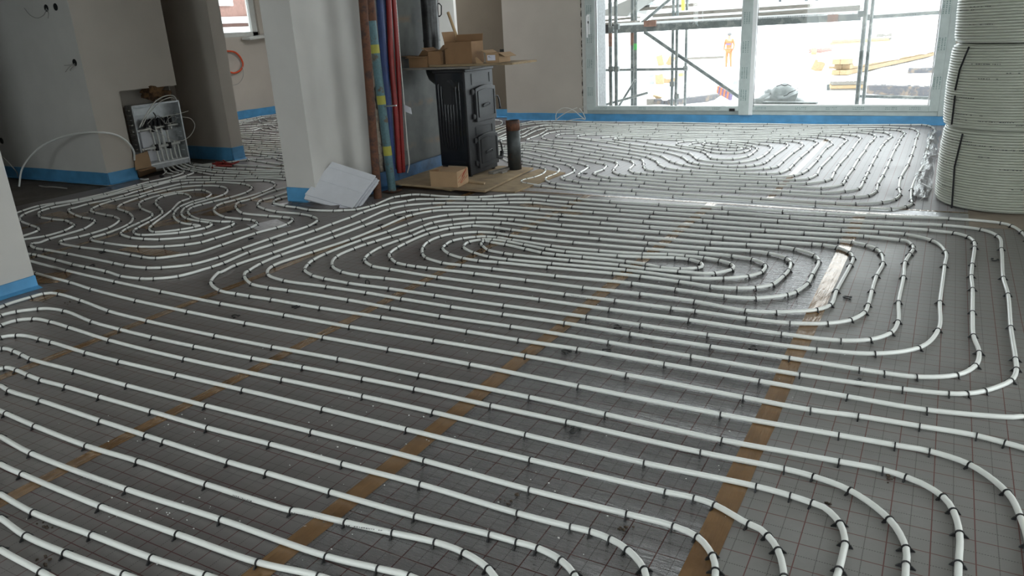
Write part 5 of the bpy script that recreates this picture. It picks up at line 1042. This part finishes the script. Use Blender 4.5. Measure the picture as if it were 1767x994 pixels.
# porch roof and stair on the left, top
tag(MB().hull([PY(1029, 27, 12.9), PY(1082, 29, 12.9), PY(1100, 22, 14.5), PY(1029, 20, 14.5), PY(1029, 24, 12.9), PY(1110, -12, 12.9), PY(1160, -20, 14.5), PY(1029, 10, 14.5)]).build('porch_roof', M['farwall']), 'pale sloping porch roof seen at the upper left of the large window', 'roof')
stp = thing('outdoor_stair', PY(1140, 30, 14.0), 'snow-covered outdoor stair behind the scaffold at the upper left', 'stair')
for k in range(4): MB().beam(PY(1108+k*4, 16-k*9, 14), PY(1200, 8-k*9, 14), .3, .05).build('stair_tread', M['snow'] if k % 2 else M['oldwood'], stp)
for x in (1093, 1109): MB().beam(PY(x, 24, 14), PY(x+13, -20, 14), .06, .16).build('stair_stringer', M['bead'], stp)
# timber, boards, stone in the yard
def pile(px, h, d, mat, label, name, cat, boards=4, snowcap=True, jit=.02, seed=0):
    a = G(*px[0]); b = G(*px[1]); th = thing(name, a.lerp(b, .5), label, cat); rnd = random.Random(seed)
    dr = (b-a).normalized(); nn = Vector((-dr.y, dr.x, 0)).normalized()
    if nn.y < 0: nn = -nn
    per = h/boards
    for k in range(boards):
        o1 = rnd.uniform(-jit, jit)*(b-a).length; o2 = rnd.uniform(-jit, jit)*(b-a).length
        for q in range(2):
            m_ = M[mat] if rnd.random() < .7 else M['newwood' if mat == 'oldwood' else mat]
            MB().beam(a+dr*o1+nn*(d*(q+.5)/2)+Vector((0, 0, per*(k+.5))), b+dr*o2+nn*(d*(q+.5)/2)+Vector((0, 0, per*(k+.5))), d/2*.96, per*.9).build('board', m_, th)
    if snowcap: 
        mb = MB(); N = 14
        for k in range(N): p = a.lerp(b, (k+.5)/N)+nn*d*.5; mb.blob((p.x, p.y, p.z+h), (b-a).length/N*.72, k+seed, .3, 8, 0, (1, max(.5, d/((b-a).length/N)*.6), .28))
        mb.build('snow_cap', M['snow'], th)
    return th
pile(((1466, 129), (1612, 96)), .50, .5, 'newwood', 'long pile of light timber boards under snow, crossing the right window pane', 'timber_pile', 'timber', 3, True, .02, 1)
pile(((1428, 119), (1470, 118)), .10, .3, 'newwood', 'short orange-brown planks poking out left of the long timber pile', 'timber_pile', 'timber', 2, False, .05, 2)
pile(((1434, 78), (1536, 73)), .34, 1.2, 'newwood', 'farther timber stack under snow in the upper right pane', 'timber_pile', 'timber', 2, True, .03, 3)
pile(((1434, 160), (1490, 159)), .24, .6, 'oldwood', 'dark stacked planks with snow low in the right pane, left of the paired posts', 'timber_pile', 'timber', 3, True, .02, 4)
pile(((1494, 163), (1608, 168)), .20, .7, 'darkstone', 'low dark stone row with snow on top at the lower right of the window', 'stone_row', 'stone row', 1, True, .0, 5)
pile(((1164, 184), (1262, 171)), .14, .5, 'darkstone', 'low dark stone row at the bottom of the left pane', 'stone_row', 'stone row', 1, True, .0, 6)
pile(((1180, 104), (1250, 101)), .16, .8, 'oldwood', 'grey planks lying in the snow behind the diagonal tube', 'timber_pile', 'timber', 1, True, .02, 7)
pile(((1417, 93), (1436, 90)), .3, .8, 'brickred', 'small reddish brick heap in the snow left of the posts', 'brick_heap', 'bricks', 2, True, .0, 8)
def yardbox(px, w, d, h, mat, label, name, cat, rot=0, cap=True, tilt=0):
    p = G(*px); th = thing(name, p, label, cat)
    Mx = Matrix.Translation(p) @ Matrix.Rotation(rot, 4, 'Z') @ Matrix.Rotation(tilt, 4, 'Y')
    MB().box(-w/2, 0, -.02, w/2, d, h, 0, Mx).build('body', M[mat], th, .01)
    if cap: MB().blob(Mx @ Vector((0, d/2, h)), w*.55, int(px[0]), .3, 10, 0, (1, d/w, .4)).build('snow_cap', M['snow'], th)
    return th
yardbox((1141, 113), .34, .3, .55, 'newwood', 'upright light wooden board end in the snow behind the left posts, upper one', 'wood_block', 'wood', .3, False, -.25)
yardbox((1153, 112), .34, .3, .50, 'newwood', 'tilted square wooden offcut right beside the upright board end', 'wood_block', 'wood', .2, True, .5)
yardbox((1156, 110), .26, .2, .3, 'foilbag', 'dark grey sack between the wooden offcuts and the posts', 'sack', 'sack', 0, True)
yardbox((1138, 146), .22, .3, .30, 'newwood', 'lower wooden block with snow on it behind the left posts', 'wood_block', 'wood', .2, True, -.1)
yardbox((1154, 144), .40, .3, .16, 'newwood', 'flat wooden block under a rounded snow cap by the posts', 'wood_block', 'wood', .1, True)
yardbox((1124, 145), .14, .3, .30, 'foilbag', 'narrow grey panel standing left of the lower wooden block', 'panel', 'panel', .1, False)
yardbox((1133, 182), .26, .2, .18, 'newwood', 'pale plank end leaning at the bottom of the left pane', 'wood_block', 'wood', .3, False, .3)
yardbox((1122, 183), .16, .2, .14, 'oldwood', 'brownish plank end at the very bottom of the left pane', 'wood_block', 'wood', .1, True)
yardbox((1174, 132), .16, .2, .12, 'yellowlevel', 'small yellow tub between the posts', 'tub', 'tub', 0, False)
yardbox((1270, 161), .22, .2, .30, 'foilbag', 'grey bucket in the snow just left of the middle window post', 'bucket', 'bucket', 0, True)
yardbox((1432, 158), .16, .2, .16, 'scaf', 'small grey-green crate left of the dark stacked planks', 'crate', 'crate', 0, False)
yardbox((1525, 70), 1.0, .6, .5, 'oldwood', 'grey crate on the far timber in the right pane', 'crate', 'crate', .1, True)
yardbox((1595, 126), .9, .5, .16, 'darkstone', 'dark scrap poking out of the snow near the right window frame', 'scrap', 'scrap', .1, True)
yardbox((1404, 95), .3, .3, .4, 'newwood', 'small tan board end standing in the snow right of the middle post', 'wood_block', 'wood', .1, False)
yardbox((1408, 122), .4, .3, .36, 'newwood', 'bent light plank left of the orange planks', 'wood_block', 'wood', .1, True, .4)
# tarpaulin bag and plank just outside the right pane
p = PY(1345, 180, 10.75); bag = thing('tarpaulin_bag', (p.x, p.y, GZ(10.8)), 'large crumpled grey-white tarpaulin bag right outside the sliding window', 'bag')
MB().blob((p.x-.02, 10.95, p.z+.04), .19, 4, .7, 24, 0, (1.3, .7, .9)).blob((p.x-.22, 10.95, p.z-.02), .14, 8, .6, 18, 0, (1.2, .7, .8)).blob((p.x, 11.0, p.z-.16), .19, 11, .5, 18, 0, (1.6, .9, .8)).build('bag_body', M['tarp'], bag)
MB().hull([(p.x+.05, 10.8, p.z-.06), (p.x+.17, 10.8, p.z-.06), (p.x+.17, 10.83, p.z-.06), (p.x+.05, 10.83, p.z-.06), (p.x+.12, 10.8, p.z+.10), (p.x+.22, 10.8, p.z+.14), (p.x+.22, 10.83, p.z+.14), (p.x+.12, 10.83, p.z+.10)]).build('bag_flap', M['tarp'], bag)
mb = MB(); mb.tube([PY(x, y, 10.74) for x, y in ((1340, 149), (1348, 146), (1354, 148), (1360, 146), (1366, 149))], .006, 6); mb.tube([PY(x, y, 10.74) for x, y in ((1352, 166), (1358, 164), (1362, 160), (1372, 156), (1378, 151))], .005, 6); mb.build('bag_seam', M['seal'], bag)
a = PY(1318, 178.5, 10.55); b = PY(1410, 179.5, 10.55)
tag(MB().beam(a, b, .16, .05).beam((a.x+.1, 10.55, a.z-.03), (a.x+.1, 10.55, GZ0-.02), .06, .06).beam((b.x-.1, 10.55, b.z-.03), (b.x-.1, 10.55, GZ0-.02), .06, .06).build('outdoor_plank', M['scaf']), 'grey plank on two feet in front of the tarpaulin bag outside', 'plank')
# barrier tape roll
br = thing('barrier_board', G(1256, 168), 'orange and purple striped barrier board leaning in the snow left of the middle post', 'barrier')
a = PY(1239, 154, 14.5); b = PY(1262, 167, 14.2); d_ = (b-a)
for k in range(8): MB().beam(a+d_*(k/8), a+d_*((k+.95)/8), .05, .13).build('stripe', M['hivis'] if k % 2 == 0 else M['trousers'], br)
MB().blob(a.lerp(b, .5)+Vector((0, .25, -.5)), .42, 5, .3, 14, 0, (1.2, .6, 1.1)).build('snow_mound', M['snow'], br)
# distant things
def tree(x, y, hpx, label, seed):
    YT = 92+seed*1.5; p = PY(x, y, YT); th = thing('bare_tree', (p.x, YT, GZ(YT)), label, 'tree', 'bare trees beyond the yard'); rnd = random.Random(seed)
    base = Vector((p.x, YT, GZ(YT)-.2)); H_ = hpx
    tr = MB().tube([base, base+Vector((0, 0, H_*.5)), base+Vector((.2, 0, H_))], .2, 6, rr=[.2, .14, .04]); tr.build('trunk', M['tree'], th)
    mb = MB()
    for k in range(60):
        z = rnd.uniform(.15, 1); a = rnd.uniform(0, 6.28); L = H_*.32*(1.1-z*.8)
        s = base+Vector((0, 0, H_*z)); e = s+Vector((math.cos(a)*L, math.sin(a)*L, L*.5)); mb.tube([s, e], .05, 4, rr=[.06, .015])
        for q in range(3): f = s.lerp(e, rnd.uniform(.3, .9)); mb.tube([f, f+Vector((rnd.uniform(-1, 1), rnd.uniform(-1, 1), rnd.uniform(0, 1)))*L*.35], .03, 3)
    o = mb.build('twigs', M['tree'], th); o['kind'] = 'stuff'
for i, (x, hh_) in enumerate(((1390, 5.2), (1408, 6.0), (1425, 5.4), (1444, 6.2), (1462, 5.6), (1345, 4.6))):
    tree(x, 20, hh_, ['leftmost bare dark tree above the scaffold plank in the right pane', 'second bare tree from the left above the scaffold plank', 'third bare tree from the left above the scaffold plank', 'fourth bare tree from the left above the scaffold plank', 'rightmost bare tree, just left of the paired posts', 'lone bare tree right of the middle window post'][i], i)
fh = thing('far_house', PY(1600, 14, 70), 'far pale snow-covered house with a small dark window at the upper right', 'house')
p = PY(1560, 14, 70); q = PY(1700, 14, 70)
MB().box(p.x, 70, GZ(70), q.x, 78, 5).build('house_wall', M['snow'], fh)
w0, w1 = PY(1592, 13, 69.9), PY(1603, -8, 69.9); MB().box(w0.x, 69.9, w0.z, w1.x, 70.05, w1.z).build('house_window', M['farwall'], fh)
nh = thing('neighbour_house', (-24, 17, -.6), 'reddish neighbour house with snowy railings seen through the small hall window', 'house')
MB().box(-30, 10, -.6, -24, 30, 6).build('house_wall', M['brickred'], nh)
for k in range(4): MB().box(-23.9, 10, .9+k*.36, -23.6, 30, 1.12+k*.36).build('snowy_railing', M['snow'], nh)
for k in range(10): MB().box(-23.95, 11+k*1.9, 2.6, -23.85, 12+k*1.9, 5).build('house_pillar', M['bead'], nh)
# ------------------------------------------------------------------ person in orange workwear in the yard
pg = G(1258, 118); PS = 1.0
def person(base, hgt):
    th = thing('person', base, 'person in orange workwear and grey hat standing in the snow beyond the left pane', 'person')
    s = hgt/1.75
    J = {'pel': (0, 0, .95), 'sp': (0, 0, 1.15), 'ch': (0, .01, 1.35), 'nk': (0, 0, 1.50), 'hd': (0, -.02, 1.60), 'tp': (0, 0, 1.72),
         'hl': (-.09, 0, .90), 'kl': (-.10, -.03, .50), 'al': (-.11, .02, .09), 'tl': (-.12, -.13, .04),
         'hr': (.09, 0, .90), 'kr': (.11, -.02, .50), 'ar': (.13, .03, .09), 'tr': (.14, -.12, .04),
         'sl': (-.18, 0, 1.42), 'el': (-.24, .03, 1.15), 'wl': (-.22, -.12, .95), 'fl': (-.21, -.17, .88),
         'sr': (.18, 0, 1.42), 'er': (.25, .03, 1.16), 'wr': (.24, -.10, .94), 'fr': (.23, -.14, .87)}
    E = [('pel', 'sp'), ('sp', 'ch'), ('ch', 'nk'), ('nk', 'hd'), ('hd', 'tp'), ('pel', 'hl'), ('hl', 'kl'), ('kl', 'al'), ('al', 'tl'), ('pel', 'hr'), ('hr', 'kr'), ('kr', 'ar'), ('ar', 'tr'), ('ch', 'sl'), ('sl', 'el'), ('el', 'wl'), ('wl', 'fl'), ('ch', 'sr'), ('sr', 'er'), ('er', 'wr'), ('wr', 'fr')]
    Rd = {'pel': .13, 'sp': .12, 'ch': .14, 'nk': .055, 'hd': .095, 'tp': .07, 'hl': .085, 'kl': .06, 'al': .045, 'tl': .04, 'hr': .085, 'kr': .06, 'ar': .045, 'tr': .04, 'sl': .065, 'el': .045, 'wl': .033, 'fl': .03, 'sr': .065, 'er': .045, 'wr': .033, 'fr': .03}
    def skin(name, keys, mat, grow=1.0):
        ks = [k for k in J if k in keys]; idx = {k: i for i, k in enumerate(ks)}
        me = bpy.data.meshes.new(name); me.from_pydata([tuple(c*s for c in J[k]) for k in ks], [(idx[a], idx[b]) for a, b in E if a in idx and b in idx], []); me.update()
        o = bpy.data.objects.new(name, me); COL.objects.link(o); o.parent = th
        m = o.modifiers.new('skin', 'SKIN'); m.use_smooth_shade = True
        for k, i in idx.items(): v = me.skin_vertices[0].data[i]; v.radius = (Rd[k]*s*grow, Rd[k]*s*grow*.85); v.use_root = (i == 0)
        sb = o.modifiers.new('sub', 'SUBSURF'); sb.levels = sb.render_levels = 1
        me.materials.append(M[mat]); return o
    skin('body', set(J), 'skin')
    skin('jacket', {'sp', 'ch', 'sl', 'el', 'wl', 'sr', 'er', 'wr', 'pel'}, 'hivis', 1.22)
    skin('trousers', {'pel', 'hl', 'kl', 'al', 'hr', 'kr', 'ar'}, 'hivis', 1.25)
    L = Vector(base)
    MB().blob(L+Vector((0, .01, 1.69))*s, .115*s, 2, .05, 12, 0, (1, 1, .75)).build('knit_hat', M['hat'], th)
    MB().box(L.x-.13*s, L.y-.14*s, L.z+1.18*s, L.x+.13*s, L.y-.125*s, L.z+1.26*s).build('reflective_band', M['trousers'], th)
    for k in (-1, 1):
        MB().blob(L+Vector((k*.125, -.05, .05))*s, .085*s, 1, .1, 8, 0, (.7, 1.5, .6)).build('boot', M['seal'], th)
        for f in range(4): MB().tube([L+Vector((k*.22, -.15-.012*f, .89))*s, L+Vector((k*.215, -.165-.012*f, .84-.005*f))*s], .011*s, 5).build('finger', M['skin'], th)
        MB().tube([L+Vector((k*.20, -.14, .90))*s, L+Vector((k*.185, -.165, .86))*s], .012*s, 5).build('thumb', M['skin'], th)
    for k in (-1, 1): MB().blob(L+Vector((k*.032, -.112, 1.625))*s, .012*s, 0, 0, 6).build('eye', M['hole'], th)
    MB().blob(L+Vector((0, -.12, 1.60))*s, .018*s, 0, 0, 6).build('nose', M['skin'], th)
    return th
# place so that head and boots fall where the photograph shows them
pz = HC; lo, hi = 12., 80.
for _ in range(50):
    m = (lo+hi)/2; q = PY(1259, 57, m); 
    if q.z-GZ(m) < 1.74: hi_ = m
    # apparent height 62 px between hat and boots
    pb = Vector((q.x, m, GZ(m)))-CO; y_ = 497-FPX*pb.dot(CU)/pb.dot(CF)
    if y_ > 119: lo = m
    else: hi = m
q = PY(1259, 57, lo); person((q.x, lo, GZ(lo)), q.z-GZ(lo)+.0)
